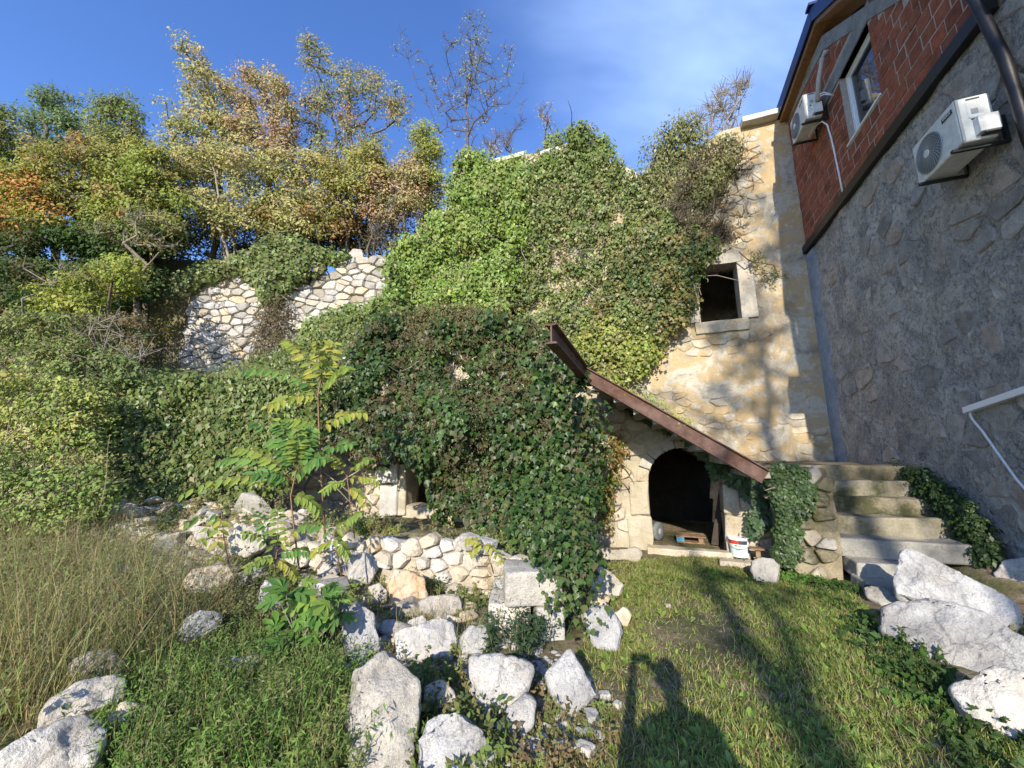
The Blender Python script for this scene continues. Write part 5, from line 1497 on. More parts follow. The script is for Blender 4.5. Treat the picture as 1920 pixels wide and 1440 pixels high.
# dark understorey and bright bush lower on the left
ptree('dark leafed understorey tree in deep shade at the left', [(-40, 430), (100, 420), (250, 420), (320, 430), (290, 540), (230, 580), (120, 560), (-40, 570)], 13.0, 170, 170, GREEN_D, 90, .12, .5, 17, r0=.12, stems=2, thick=1.3)
ptree('bright yellow green bush leaning out of the dark thicket', [(55, 545), (100, 520), (170, 505), (225, 478), (262, 500), (265, 545), (200, 570), (140, 610), (100, 600), (60, 580)], 10.2, 190, 80, GREEN_Y, 75, .10, .32, 18, r0=.07, stems=2)
ptree('brown green small tree with bare twigs above the dark thicket', [(200, 400), (300, 380), (350, 430), (330, 470), (230, 470), (180, 440)], 11.8, 290, 50, GREEN_B, 34, .09, .36, 19, r0=.07, twig=8, bark='bark_pale')
ptree('pale dead branches arching over the shrubs at the left', [(130, 640), (180, 600), (240, 620), (290, 640), (270, 700), (200, 730), (150, 720)], 8.3, 250, 34, BROWNF, 0, .09, .45, 20, r0=.02, twig=5, bark='bark_pale', zbase=2.2, name='dead_branches', cat='dead branches')
ptree('pale dead limb hanging in the dark thicket at the left edge', [(0, 560), (20, 500), (60, 470), (130, 510), (160, 520)], 9.6, 10, 9, BROWNF, 0, .09, .35, 21, r0=.02, twig=3, bark='bark_pale', zbase=3.0, name='dead_branches', cat='dead branches')
# bare trees on the skyline behind the facade
BT = np.array([(752, 62), (765, 110), (785, 95), (800, 140), (832, 70), (840, 120), (850, 90), (866, 60), (880, 30), (890, 70), (905, 30), (912, 60), (900, 110), (885, 140), (920, 120), (945, 90), (960, 90), (930, 150), (955, 160), (980, 158), (870, 180), (840, 180), (812, 170), (805, 200), (800, 190), (860, 140), (910, 180), (935, 200), (845, 230), (900, 230), (880, 100), (875, 65), (898, 85), (868, 120), (890, 50)], float)
rgb = np.random.default_rng(5)
TT = atY(BT[:, 0], BT[:, 1], 13.6 + rgb.uniform(-.8, .8, len(BT)))
rgx = np.random.default_rng(8)
_b = atY(np.array(885.), np.array(270.), 13.6)
TT = np.vstack([TT] + [_b + (TT - _b) * rgx.uniform(.45, .97, (len(TT), 1)) + rgx.normal(0, .22, TT.shape) for _ in range(3)])
tree('tall nearly bare tree on the skyline with a few silvery leaves at its top', TT, (float(_b[0]), 13.6, 8.9), [(2, (.30, .30, .14)), (2, (.20, .23, .11)), (1, (.36, .28, .13))], 20, .085, .30, 31, r0=.055, twig=6, bark='bark', seg=.45, jitter=.035, leafmask=lambda c: ((proj(c)[0] > 845) & (proj(c)[1] < 150)) | (rgx.random(len(c)) < .3), squash=1.1)
ptree('thin bare sapling with a pinkish tuft right of the tall skyline tree', [(1008, 215), (1020, 178), (1040, 185), (1030, 230), (1022, 260)], 13.2, 1012, 11, AUT_P, 12, .07, .25, 32, r0=.03, twig=6, zbase=9.0)
ptree('crooked bare twig tree between the skyline tree and the cornice', [(930, 270), (965, 230), (978, 190), (985, 230), (960, 280), (940, 290)], 13.0, 945, 12, BROWNF, 8, .06, .3, 33, r0=.03, twig=7, zbase=9.0)
ptree('low reddish scrub behind the cornice slab on the wall top', [(895, 260), (930, 240), (950, 270), (935, 295), (900, 292)], 13.0, 920, 14, AUT_P, 16, .07, .3, 34, r0=.03, twig=8, zbase=9.0)
# bare grey thorn bush on the broken wall top and down the wall
ptree('bare grey bush standing on the broken wall top beside the cornice', [(1300, 230), (1340, 180), (1372, 155), (1398, 160), (1412, 135), (1400, 200), (1380, 250), (1330, 270)], 10.15, 1370, 44, BROWNF, 10, .05, .38, 35, r0=.04, twig=12, bark='bark_pale', stems=4, zbase=10.1, thick=.4, name='shrub', cat='bare shrub')
ptree('tangle of dry grey stems hanging down the broken wall edge', [(1300, 300), (1400, 250), (1430, 300), (1420, 360), (1400, 440), (1330, 470), (1240, 430), (1270, 370)], 9.75, 1375, 190, [(3, (.12, .11, .05)), (2, (.15, .12, .08)), (1, (.08, .10, .04))], 14, .055, .3, 36, r0=.05, twig=18, bark='bark', stems=8, zbase=9.5, thick=.2, name='dry_vine', cat='dry vine', seg=.35)
ptree('small leafy twig with bare curling ends at the facade window corner', [(1385, 480), (1430, 470), (1440, 500), (1475, 520), (1460, 530), (1420, 520)], 9.3, 1388, 16, GREEN_M, 12, .06, .16, 37, r0=.018, twig=4, bark='bark', zbase=6.9, thick=.05, name='twig', cat='twig', seg=.2)

# shrubs of the left slope
SH = [
 ('light green bramble bush at the left edge below the dark thicket', [(-40, 590), (60, 580), (130, 600), (150, 680), (110, 760), (-40, 760)], 8.0, GREEN_M, 150, .075),
 ('yellowish bush with long arching shoots in front of the bramble bush', [(-40, 700), (60, 690), (150, 720), (210, 760), (190, 850), (80, 880), (-40, 860)], 6.9, [(3, (.29, .34, .09)), (2, (.18, .24, .06)), (1, (.40, .37, .11))], 150, .07),
 ('dark green shrub filling the hollow left of the ivy blanket', [(120, 640), (220, 650), (260, 700), (230, 780), (190, 860), (130, 830), (110, 740)], 7.9, [(3, (.12, .17, .055)), (2, (.17, .22, .07))], 130, .075),
 ('mixed green bush low at the left above the tall dry weeds', [(-40, 840), (90, 850), (200, 860), (215, 930), (170, 980), (60, 990), (-40, 990)], 6.2, [(3, (.22, .31, .08)), (2, (.14, .20, .05)), (1, (.32, .29, .11))], 150, .06),
 ('grey green twiggy bush on the rim of the slope', [(130, 580), (200, 600), (265, 590), (270, 650), (210, 670), (130, 650)], 9.2, GREEN_B, 90, .07),
]
for i, (lab, poly, Y, cols, n, sz) in enumerate(SH):
    ptree(lab, poly, Y, np.mean([p[0] for p in poly]), n, cols, 56, sz, .26, 50 + i, r0=.03, stems=6, twig=3, name='shrub', cat='shrub', thick=.5, seg=.3)

# ------------------------------------------------------------------ weeds and foreground plants
def weeds(name, label, poly, n, cols, hmin, hmax, per, lsize, seed, stem_cols=None, lean=.2, kind='leaf', cat='weeds', zrange=None, spread=.10):
    rg = np.random.default_rng(seed)
    nc = max(8, n // 16)
    pp = sample_poly(poly, nc, rg)
    # stand each tuft on the ground under its pixel
    cc = hit(pp[:, 0], pp[:, 1], 12.)
    k = rg.integers(0, nc, n); dd = rg.normal(0, 1, (n, 2)); rr = np.linalg.norm(dd, axis=1)
    tr = (.10 + .10 * rg.random(nc))[k] * (.6 + hmax)
    b = cc[k].copy(); b[:, :2] += dd * tr[:, None]
    b[:, 2] = gz(b[:, 0], b[:, 1])
    ok = (b[:, 1] > .8) & (b[:, 1] < 9) & (rr < 2.2)
    b = b[ok]; dd = dd[ok]; rr = rr[ok]; tk = rg.uniform(.55, 1.15, nc)[k][ok]; n = len(b)
    h = (hmin + (hmax - hmin) * rg.random(n) ** 1.6) * tk * np.clip(1.15 - .28 * rr, .4, 1.2)
    top = b + np.stack([(rg.normal(0, lean, n) + dd[:, 0] * .22) * h, (rg.normal(0, lean, n) + dd[:, 1] * .22) * h, h], -1)
    ci = np.repeat(np.arange(n), per); f = rg.uniform(.15, 1.02, len(ci))
    P = b[ci] + (top - b)[ci] * f[:, None] + rg.normal(0, 1, (len(ci), 3)) * spread * h[ci][:, None] * np.array([1, 1, .5])
    N = rg.normal(0, .6, (len(ci), 3)) + np.array([-.1, -.6, .6])
    cl = palette(cols, nc, rg, .2)[k[ok]][ci]; c2 = palette(cols, len(ci), rg)
    lsize = lsize * rg.uniform(.7, 1.5, nc)[k[ok]][ci]
    t = thing(name, label, cat, b.mean(0) * [1, 1, 0])
    o = leaves('foliage', P, N, lsize, cols, M['leaf'], kind, t, .9, .1, rg, C=(cl * .6 + c2 * .4) * .8); o['kind'] = 'stuff'
    # stems as long thin blades
    d = (top - b); L = np.linalg.norm(d, axis=1)
    m = MB
    A = b; Bn = np.cross(d, rg.normal(0, 1, d.shape)); Bn /= np.linalg.norm(Bn, axis=1, keepdims=True)
    C2 = np.cross(d, Bn); C2 /= np.linalg.norm(C2, axis=1, keepdims=True)
    w = .0035
    V = np.stack([A + Bn * w, A - Bn * w * .5 + C2 * w * .8, A - Bn * w * .5 - C2 * w * .8, top], 1).reshape(-1, 3)
    F = (np.array([(0, 1, 3), (1, 2, 3), (2, 0, 3)])[None] + (np.arange(n) * 4)[:, None, None]).reshape(-1, 3)
    s_ = mesh_obj('stem', V, F, M['straw'], t); s_['kind'] = 'stuff'
    return t
DRYW = [(4, (.24, .28, .09)), (2, (.32, .28, .13)), (3, (.15, .21, .06)), (1, (.34, .22, .12))]
weeds('weeds', 'tall dry brownish weeds filling the left slope', [(-30, 1000), (180, 990), (300, 1050), (420, 1120), (440, 1190), (300, 1240), (120, 1290), (30, 1390), (-30, 1400)], 2300, DRYW, .25, .85, 26, .024, 61, kind='narrow')
weeds('weeds', 'fresh green feathery weeds between the left rocks and the ridged boulder', [(230, 1290), (350, 1240), (500, 1235), (600, 1262), (650, 1330), (640, 1490), (200, 1490), (230, 1370)], 2600, [(4, (.14, .25, .05)), (2, (.21, .31, .07)), (1, (.09, .15, .035)), (.6, (.30, .27, .12))], .10, .40, 34, .026, 62, kind='narrow')
weeds('weeds', 'dull green weeds around the orange rock and the dappled grey rock', [(220, 1180), (340, 1120), (480, 1140), (640, 1180), (560, 1230), (380, 1240), (260, 1290)], 1100, [(3, (.18, .21, .07)), (2, (.12, .17, .05)), (1, (.27, .23, .10))], .12, .45, 28, .024, 63)
weeds('weeds', 'low green weeds on the bank under the low wall', [(560, 1100), (700, 1120), (790, 1090), (930, 1060), (945, 1130), (900, 1170), (780, 1120), (720, 1160), (640, 1150)], 420, GREEN_M, .10, .28, 26, .030, 64)
weeds('weeds', 'yellowing herbs hanging over the middle of the low wall', [(640, 1000), (720, 1010), (800, 1030), (830, 1080), (740, 1090), (650, 1060)], 160, GREEN_Y, .08, .25, 18, .024, 70)
weeds('weeds', 'green scrub growing through the rubble under the saplings', [(380, 960), (480, 940), (600, 960), (620, 1040), (600, 1110), (480, 1120), (400, 1060)], 420, GREEN_M, .12, .42, 22, .032, 71)
weeds('weeds', 'dull bushy growth at the foot of the ivy hung wall', [(190, 940), (300, 960), (430, 950), (440, 990), (300, 1010), (190, 1000)], 200, DRYW, .12, .35, 22, .03, 72)
weeds('weeds', 'sparse dry weeds between the middle boulders and the low wall', [(640, 1140), (740, 1140), (880, 1150), (930, 1200), (880, 1240), (740, 1240), (650, 1230)], 220, DRYW, .06, .2, 18, .024, 73)
weeds('weeds', 'brown and green tufts round the pale diamond boulder', [(950, 1250), (1020, 1300), (1040, 1350), (1120, 1340), (1120, 1440), (940, 1440)], 200, [(3, (.24, .17, .09)), (2, (.20, .26, .07)), (1, (.3, .25, .12))], .04, .13, 18, .024, 74)
weeds('weeds', 'rough weeds on the ground beyond the corner boulder', [(1890, 1150), (2400, 1150), (2600, 1560), (1900, 1560)], 700, [(3, (.12, .18, .05)), (2, (.22, .26, .08)), (1, (.3, .25, .12))], .04, .2, 18, .03, 75)
weeds('weeds', 'tall weeds running on past the left edge of the picture', [(-600, 930), (-30, 930), (-30, 1440), (-600, 1440)], 1200, DRYW, .2, .7, 22, .032, 76)
weeds('weeds', 'bushy dark green herb before the stacked blocks', [(930, 1150), (1000, 1145), (1015, 1190), (1000, 1235), (950, 1230)], 130, [(3, (.05, .10, .04)), (2, (.08, .14, .05))], .2, .36, 44, .032, 65, kind='narrow')
weeds('weeds', 'green herbs growing in the gaps between the middle boulders', [(790, 1240), (880, 1235), (885, 1330), (870, 1380), (930, 1440), (770, 1440), (780, 1290)], 260, GREEN_M, .08, .24, 26, .030, 66)
weeds('weeds', 'dry straw coloured weeds behind the low wall under the small window', [(600, 960), (740, 990), (860, 985), (930, 1010), (900, 1040), (700, 1020), (600, 1010)], 260, DRYW, .08, .25, 18, .028, 67)
weeds('weeds', 'shaded clover like weeds along the foot of the right slabs', [(1500, 1080), (1560, 1080), (1640, 1170), (1720, 1240), (1800, 1340), (1920, 1420), (1850, 1440), (1700, 1300), (1600, 1180)], 420, [(3, (.05, .10, .025)), (2, (.08, .15, .03))], .05, .14, 22, .032, 68)
weeds('weeds', 'green weeds at the foot of the side wall and lichen stone', [(1340, 1050), (1400, 1040), (1470, 1080), (1520, 1090), (1500, 1110), (1420, 1110), (1340, 1090)], 150, [(3, (.09, .19, .03)), (2, (.06, .12, .025))], .04, .14, 20, .035, 69)

# long grass blades among the weeds
def tall_grass(label, poly, n, hmin, hmax, cols, seed):
    rg = np.random.default_rng(seed)
    pp = sample_poly(poly, max(6, n // 14), rg)
    c = hit(pp[:, 0], pp[:, 1], 12.); k = rg.integers(0, len(c), n)
    P = c[k].copy(); P[:, :2] += rg.normal(0, .06, (n, 2)); P[:, 2] = gz(P[:, 0], P[:, 1])
    P = P[P[:, 1] > .9]; n = len(P)
    Y = np.stack([rg.normal(0, .34, n), rg.normal(0, .34, n), np.ones(n)], -1); Y /= np.linalg.norm(Y, axis=1, keepdims=True)
    h = hmin + (hmax - hmin) * rg.random(n) ** 1.7
    return blades('tall_grass', label, P, Y, rg.uniform(.003, .006, n), h, cols, rg, cat='grass')
GRASSJOBS = [('tall straw and green grass blades standing among the left weeds', [(-30, 1000), (300, 1010), (460, 1130), (330, 1260), (60, 1400), (-30, 1420)], 2600, .25, .95, [(3, (.34, .28, .14)), (3, (.22, .26, .08)), (1, (.40, .30, .16))], 301),
 ('long green grass blades over the feathery weeds at the bottom', [(210, 1300), (400, 1240), (640, 1260), (650, 1480), (190, 1480)], 1500, .15, .5, [(3, (.16, .24, .06)), (2, (.30, .27, .12))], 302),
 ('straw grass in the rubble between the low wall and the boulders', [(330, 1100), (640, 1100), (930, 1140), (920, 1230), (600, 1240), (340, 1200)], 1100, .08, .35, [(3, (.36, .29, .15)), (2, (.20, .24, .08))], 303)]
# tall dry stalks
def stalk(label, p0, p1, Y, r=.006, seed=0):
    a = atY(np.array(float(p0[0])), np.array(float(p0[1])), Y); b = atY(np.array(float(p1[0])), np.array(float(p1[1])), Y)
    pts = [a + (b - a) * f + np.array([.03, 0, .02]) * math.sin(f * 5 + seed) for f in np.linspace(0, 1, 8)]
    o = MB().tube(pts, [r * (1 - .6 * f) for f in np.linspace(0, 1, 8)], 5).build('stalk', M['straw'], smooth=True)
    tag(o, label, 'dry stalk', 'dry stalks on the left slope')
stalk('straight dry stalk standing left of the ivy blanket', (185, 960), (210, 815), 5.6)
stalk('leaning brown stalk at the left edge of the picture', (0, 850), (35, 740), 5.5, seed=1)
stalk('dry stalk with a bent tip left of the dark hollow', (108, 850), (124, 745), 5.8, seed=2)
stalk('long thin shoot arching across the left bushes', (0, 845), (112, 715), 5.6, .004, seed=3)

# tree of heaven saplings: every leaf with its leaflets
def leaflet_mesh(col, nm='leaflet'):
    V = [(0, 0, 0), (-.21, .25, .03), (-.19, .6, .02), (0, 1, -.12), (.19, .6, .02), (.21, .25, .03), (0, .45, -.015)]
    F = [(0, 6, 1), (1, 6, 2), (2, 6, 3), (3, 6, 4), (4, 6, 5), (5, 6, 0)]
    me = bpy.data.meshes.new(nm); me.from_pydata(V, [], [tuple(reversed(f)) for f in F])
    a = me.color_attributes.new('tint', 'FLOAT_COLOR', 'POINT'); a.data.foreach_set('color', np.tile([*col, 1.], len(V)).astype(np.float32)); me.materials.append(M['leaf']); return me
LFM = {'g': [leaflet_mesh(c) for c in ((.11, .22, .05), (.085, .18, .045), (.15, .26, .055))], 'y': [leaflet_mesh(c) for c in ((.27, .29, .05), (.21, .27, .045), (.34, .32, .06))], 'm': [leaflet_mesh(c) for c in ((.17, .25, .05), (.22, .28, .05))]}
rgl = np.random.default_rng(44)
def compound(parent, p0, p1, Y0, Y1, n, ln, pal):
    a = atY(np.array(float(p0[0])), np.array(float(p0[1])), Y0); b = atY(np.array(float(p1[0])), np.array(float(p1[1])), Y1)
    L = np.linalg.norm(b - a); up = np.array([0, 0, .14 * L])
    f = np.linspace(0, 1, 9); pts = [a + (b - a) * t + up * 4 * t * (1 - t) for t in f]
    r = MB().tube(pts, [.004 * (1 - .7 * t) for t in f], 4).build('compound_leaf', M['stem_red'], parent, smooth=True)
    to = EYEP - (a + b) / 2; to /= np.linalg.norm(to)
    for i in range(n):
        t = .14 + .86 * i / n
        c = a + (b - a) * t + up * 4 * t * (1 - t); tan = (b - a) + up * 4 * (1 - 2 * t); tan /= np.linalg.norm(tan)
        for sgn in (-1, 1):
            if rgl.random() < .07: continue
            sd = np.cross(tan, np.array([0, 0, 1.]) * .8 + to * .6); sd /= np.linalg.norm(sd); sd *= sgn
            y = sd * .85 + tan * .45 + np.array([0, 0, -.35 - .3 * rgl.random()]) + rgl.normal(0, .17, 3); y /= np.linalg.norm(y)
            nn = np.array([0, 0, 1.]) * .55 + to * .9 + rgl.normal(0, .2, 3); nn -= (nn @ y) * y; nn /= np.linalg.norm(nn)
            x = np.cross(y, nn)
            o = bpy.data.objects.new('leaflet', LFM[pal][rgl.integers(len(LFM[pal]))]); COL.objects.link(o); o.parent = r
            s = ln * (1 - .35 * abs(t - .45)) * rgl.uniform(.85, 1.12)
            Mx = Matrix(((x[0] * s, y[0] * s, nn[0] * s), (x[1] * s, y[1] * s, nn[1] * s), (x[2] * s, y[2] * s, nn[2] * s))).to_4x4()
            o.matrix_local = Matrix.Translation(Vector(c - ORG[r.name])) @ Mx
def sapling(label, stem, Y, leavs, r=.012, ln=.13, n=8):
    pts = [atY(np.array(float(x)), np.array(float(y)), Y) for x, y in stem]
    t = thing('tree_of_heaven', label, 'sapling', pts[0], 'tree of heaven saplings before the old wall')
    MB().tube(pts, [r * (1 - .5 * i / len(pts)) for i in range(len(pts))], 7).build('stem', M['stem_red'], t, smooth=True)
    for p0, p1, pal in leavs: compound(t, p0, p1, Y, Y - rgl.uniform(-.1, .35), n, ln, pal)
sapling('tallest tree of heaven sapling, reddish stem and yellow green leaves before the ivy', [(610, 1010), (603, 900), (598, 800), (596, 740), (604, 700)], 5.2,
        [((602, 725), (530, 635), 'y'), ((604, 722), (628, 640), 'y'), ((600, 735), (432, 696), 'g'), ((600, 745), (490, 770), 'y'), ((604, 715), (590, 640), 'y'), ((600, 805), (690, 775), 'y'), ((600, 800), (520, 790), 'm'), ((602, 760), (545, 700), 'm'), ((602, 735), (655, 690), 'm')], .014, .165, 10)
sapling('tree of heaven sapling with broad green fans left of the tall one', [(560, 1060), (550, 980), (545, 930), (556, 880)], 4.9,
        [((556, 885), (462, 785), 'g'), ((556, 885), (590, 800), 'g'), ((556, 890), (665, 832), 'g'), ((552, 900), (400, 868), 'g'), ((550, 905), (440, 840), 'm'), ((548, 915), (325, 937), 'm'), ((550, 900), (610, 860), 'g'), ((548, 930), (600, 960), 'm'), ((556, 885), (520, 790), 'g'), ((556, 880), (555, 800), 'm'), ((550, 905), (470, 890), 'g')], .012, .15, 11)
sapling('short tree of heaven shoot with drooping leaves over the cream rubble', [(640, 1080), (630, 1030), (625, 1000)], 4.7,
        [((625, 1003), (680, 960), 'm'), ((625, 1005), (560, 985), 'g'), ((625, 1010), (655, 1045), 'm'), ((627, 1015), (580, 1040), 'y')], .009, .12, 8)
sapling('small tree of heaven seedling with few hanging leaflets at the left', [(430, 1060), (420, 1010), (415, 960)], 5.2,
        [((415, 965), (335, 990), 'g'), ((415, 965), (370, 1030), 'm'), ((415, 970), (400, 1080), 'y')], .008, .15, 4)
sapling('low bushy tree of heaven clump whose leaves sprawl over the tumbled rubble', [(520, 1110), (515, 1060), (520, 1030)], 4.6,
        [((520, 1035), (450, 1000), 'm'), ((520, 1035), (475, 960), 'g'), ((520, 1030), (520, 950), 'm'), ((520, 1035), (575, 985), 'y'), ((520, 1040), (590, 1040), 'g'), ((518, 1045), (455, 1070), 'm'), ((518, 1050), (560, 1090), 'y')], .008, .11, 8)
sapling('leafy tree of heaven shoot between the tall sapling and the small window', [(665, 1010), (655, 930), (650, 890)], 5.0,
        [((650, 892), (700, 860), 'm'), ((650, 895), (610, 850), 'y'), ((650, 900), (715, 905), 'y'), ((652, 905), (600, 925), 'm'), ((652, 915), (690, 950), 'y')], .008, .11, 8)
sapling('yellowish seedling growing on the low wall beside the stacked blocks', [(925, 1075), (915, 1040), (905, 1020)], 4.5,
        [((905, 1022), (880, 1040), 'y'), ((905, 1022), (945, 1060), 'y'), ((905, 1020), (870, 1015), 'y')], .005, .09, 6)

# fig plant
def fig_mesh(col):
    lob = []
    for k, (a, l) in enumerate(((-2.2, .45), (-1.2, .8), (0, 1.05), (1.2, .8), (2.2, .45))):
        lob.append((a, l))
    V = [(0, .22, 0)]; ring = []
    for k, (a, l) in enumerate(lob):
        for da, f in ((-.22, .8), (0, 1.), (.22, .8)):
            ring.append((math.sin(a * .6 + da) * l * f, .22 + math.cos(a * .6 + da) * l * f * .8, -.16 * l * f + .05))
        if k < 4: ring.append((math.sin((a + lob[k + 1][0]) / 2 * .6) * .36, .22 + math.cos((a + lob[k + 1][0]) / 2 * .6) * .32, .05))
    ring.append((0, -.05, 0))
    V += ring; n = len(ring)
    F = [(0, 1 + (i + 1) % n, 1 + i) for i in range(n)]
    me = bpy.data.meshes.new('leaf'); me.from_pydata(V, [], F)
    a = me.color_attributes.new('tint', 'FLOAT_COLOR', 'POINT'); a.data.foreach_set('color', np.tile([*col, 1.], len(V)).astype(np.float32)); me.materials.append(M['leaf']); return me
FG = [fig_mesh(c) for c in ((.10, .20, .045), (.13, .25, .05), (.08, .16, .04), (.20, .29, .06))] + [fig_mesh((.42, .32, .03))]
fb = atY(np.array(575.), np.array(1225.), 3.45)
fg = thing('fig_plant', 'young fig with big lobed leaves among the rocks below the saplings', 'fig plant', fb)
rgf = np.random.default_rng(12)
fp = sample_poly([(520, 1105), (560, 1085), (600, 1100), (640, 1120), (650, 1160), (620, 1180), (570, 1200), (540, 1230), (505, 1200), (520, 1160)], 60, rgf)
fm = MB()
for k, (x, y) in enumerate(fp):
    c = atY(np.array(x), np.array(y), 3.4 + rgf.uniform(-.25, .15))
    to = EYEP - c; to /= np.linalg.norm(to)
    nn = to * .55 + np.array([0, 0, .7]) + rgf.normal(0, .25, 3); nn /= np.linalg.norm(nn)
    y_ = np.array([rgf.normal(0, .7), rgf.normal(0, .3), -.5]); y_ -= (y_ @ nn) * nn; y_ /= np.linalg.norm(y_); x_ = np.cross(y_, nn)
    s = rgf.uniform(.11, .17)
    o = bpy.data.objects.new('leaf', FG[4] if k in (7, 23) else FG[k % 4]); COL.objects.link(o); o.parent = fg
    o.matrix_local = Matrix.Translation(Vector(c - ORG[fg.name])) @ Matrix(((x_[0] * s, y_[0] * s, nn[0] * s), (x_[1] * s, y_[1] * s, nn[1] * s), (x_[2] * s, y_[2] * s, nn[2] * s))).to_4x4()
    if k % 3 == 0: fm.tube([fb, (fb + c) / 2 + rgf.normal(0, .05, 3), c], [.010, .007, .004], 5, False)
fo = fm.build('stem', M['bark_pale'], fg, smooth=True); fo['kind'] = 'stuff'

# plant with big rounded leaves by the right slabs
pl_b = atz(np.array(1745.), np.array(1268.), 0.)
pt = thing('broad_leaf_plant', 'three pale green broad leaves between the big slab and the corner boulder', 'plant', pl_b)
for (x, y, s) in ((1738, 1278, .10), (1752, 1268, .085), (1745, 1256, .08), (1772, 1272, .07)):
    c = atY(np.array(float(x)), np.array(float(y)), pl_b[1] - .05)
    leaves('leaf', c[None], np.array([[-.1, -.4, .8]]), s, [(1, (.12, .24, .05))], M['leaf'], 'broad', pt, .8, .2, rgf)

# ------------------------------------------------------------------ grass, lawn herbs, pebbles
LAWN = [(700, 1440), (700, 1400), (960, 1240), (1090, 1240), (1110, 1060), (1200, 1045), (1380, 1045), (1420, 1070), (1530, 1080), (1600, 1110), (1660, 1180), (1740, 1250), (1790, 1330), (1920, 1400), (1960, 1480), (1960, 1500), (600, 1500)]
def lawn_points(n, rg, poly=LAWN, lo=.35, pw=1., x0=-2.5, x1=5, y0=1.2, y1=7.2):
    x = rg.uniform(x0, x1, n * 3); y = rg.uniform(y0, y1, n * 3)
    # denser towards the camera, where blades show
    y = y0 + (y - y0) ** 1.25 / (y1 - y0) ** .25
    z = gz(x, y)
    P = np.stack([x, y, z], -1)
    px_, py_ = proj(P)
    m = in_poly(px_, py_, poly) 
    g_ = .5 + .5 * fbm(P, 1.3, 4, 91)
    g_ = g_ + .25 * (x - 1.0) - .3 * ss(y, 5.2, 6.6)
    m &= rg.random(len(x)) < np.clip((g_ - lo) * 1.7, .05, 1)
    P = P[m][:n]
    q_ = P @ qv; e_ = P @ ev
    bad = (q_ > QG - .1) | ((e_ > 1.6) & (q_ > 6.6))
    return P[~bad]
rg = np.random.default_rng(101)
P = lawn_points(85000, rg, lo=.22)
n = len(P); print('grass', n)
N = rg.normal(0, .8, (n, 3)) + np.array([0, -.7, .35])
Y_ = np.stack([rg.normal(0, .55, n), rg.normal(0, .55, n), np.ones(n)], -1); Y_ /= np.linalg.norm(Y_, axis=1, keepdims=True)
def blades(name, label, P, Y, w, h, cols, rg, kind='blade', mat='leaf', cat=None, N=None):
    n = len(P); T, F = tmpl(kind)
    if N is None:
        N = rg.normal(0, 1, (n, 3))
    N = N - (N * Y).sum(1, keepdims=True) * Y; N /= np.linalg.norm(N, axis=1, keepdims=True)
    X = np.cross(Y, N)
    V = (T[None, :, 0, None] * X[:, None] * w[:, None, None] + T[None, :, 1, None] * Y[:, None] * h[:, None, None] + T[None, :, 2, None] * N[:, None] * h[:, None, None]) + P[:, None]
    C = palette(cols, n, rg)
    if kind == 'blade': t1 = np.array([(0, 1, 2), (0, 2, 3), (3, 2, 4)])
    else: t1 = F
    Fc = (t1[None] + (np.arange(n) * len(T))[:, None, None]).reshape(-1, t1.shape[1])
    o = mesh_obj(name, V.reshape(-1, 3), Fc, M[mat], org=(0, 0, 0), col=np.repeat(C, len(T), 0))
    return tag(o, label, cat, None, 'stuff')
blades('grass', 'short green grass of the lawn in front of the arched door', P, Y_, rg.uniform(.003, .007, n), rg.uniform(.025, .075, n), [(4, (.20, .25, .06)), (3, (.28, .33, .08)), (1.2, (.12, .15, .035)), (2.8, (.38, .31, .16))], rg, cat='grass')
for lab, poly, n_, h0, h1, cols_, sd_ in GRASSJOBS: tall_grass(lab, poly, n_, h0, h1, cols_, sd_)
# rosette herbs
Pr = lawn_points(4200, rg, lo=.38)
k = rg.integers(5, 9, len(Pr)); ci = np.repeat(np.arange(len(Pr)), k); n = len(ci)
sz = rg.uniform(.03, .075, len(Pr))[ci]
a = rg.uniform(0, 2 * math.pi, n); el = rg.uniform(.25, 1.0, n)
Yr = np.stack([np.cos(a), np.sin(a), el], -1); Yr /= np.linalg.norm(Yr, axis=1, keepdims=True)
Nr = np.stack([-np.cos(a) * .4, -np.sin(a) * .4, np.ones(n)], -1)
blades('lawn_herbs', 'broad leaved plantain and clover rosettes in the lawn', Pr[ci] + Yr * .004, Yr, sz * rg.uniform(.8, 1.3, n), sz, [(4, (.17, .25, .055)), (3, (.25, .33, .07)), (2, (.11, .16, .04))], rg, kind='broad', cat='herbs', N=Nr)
# dry litter of leaves and twigs
Pl = lawn_points(9000, rg, lo=.0)
Pl = np.vstack([Pl, lawn_points(4000, rg, lo=.0)])
n = len(Pl)
leaves('leaf_litter', Pl + [0, 0, .008], rg.normal(0, .3, (n, 3)) + [0, 0, 1], .022, [(3, (.20, .12, .06)), (2, (.30, .22, .13)), (2, (.10, .06, .035))], M['dry'], 'leaf', None, 1., 0., rg, org=(0, 0, 0))
tag(bpy.data.objects['leaf_litter'], 'brown dry leaves and twigs scattered over the lawn', 'leaf litter', kind='stuff')
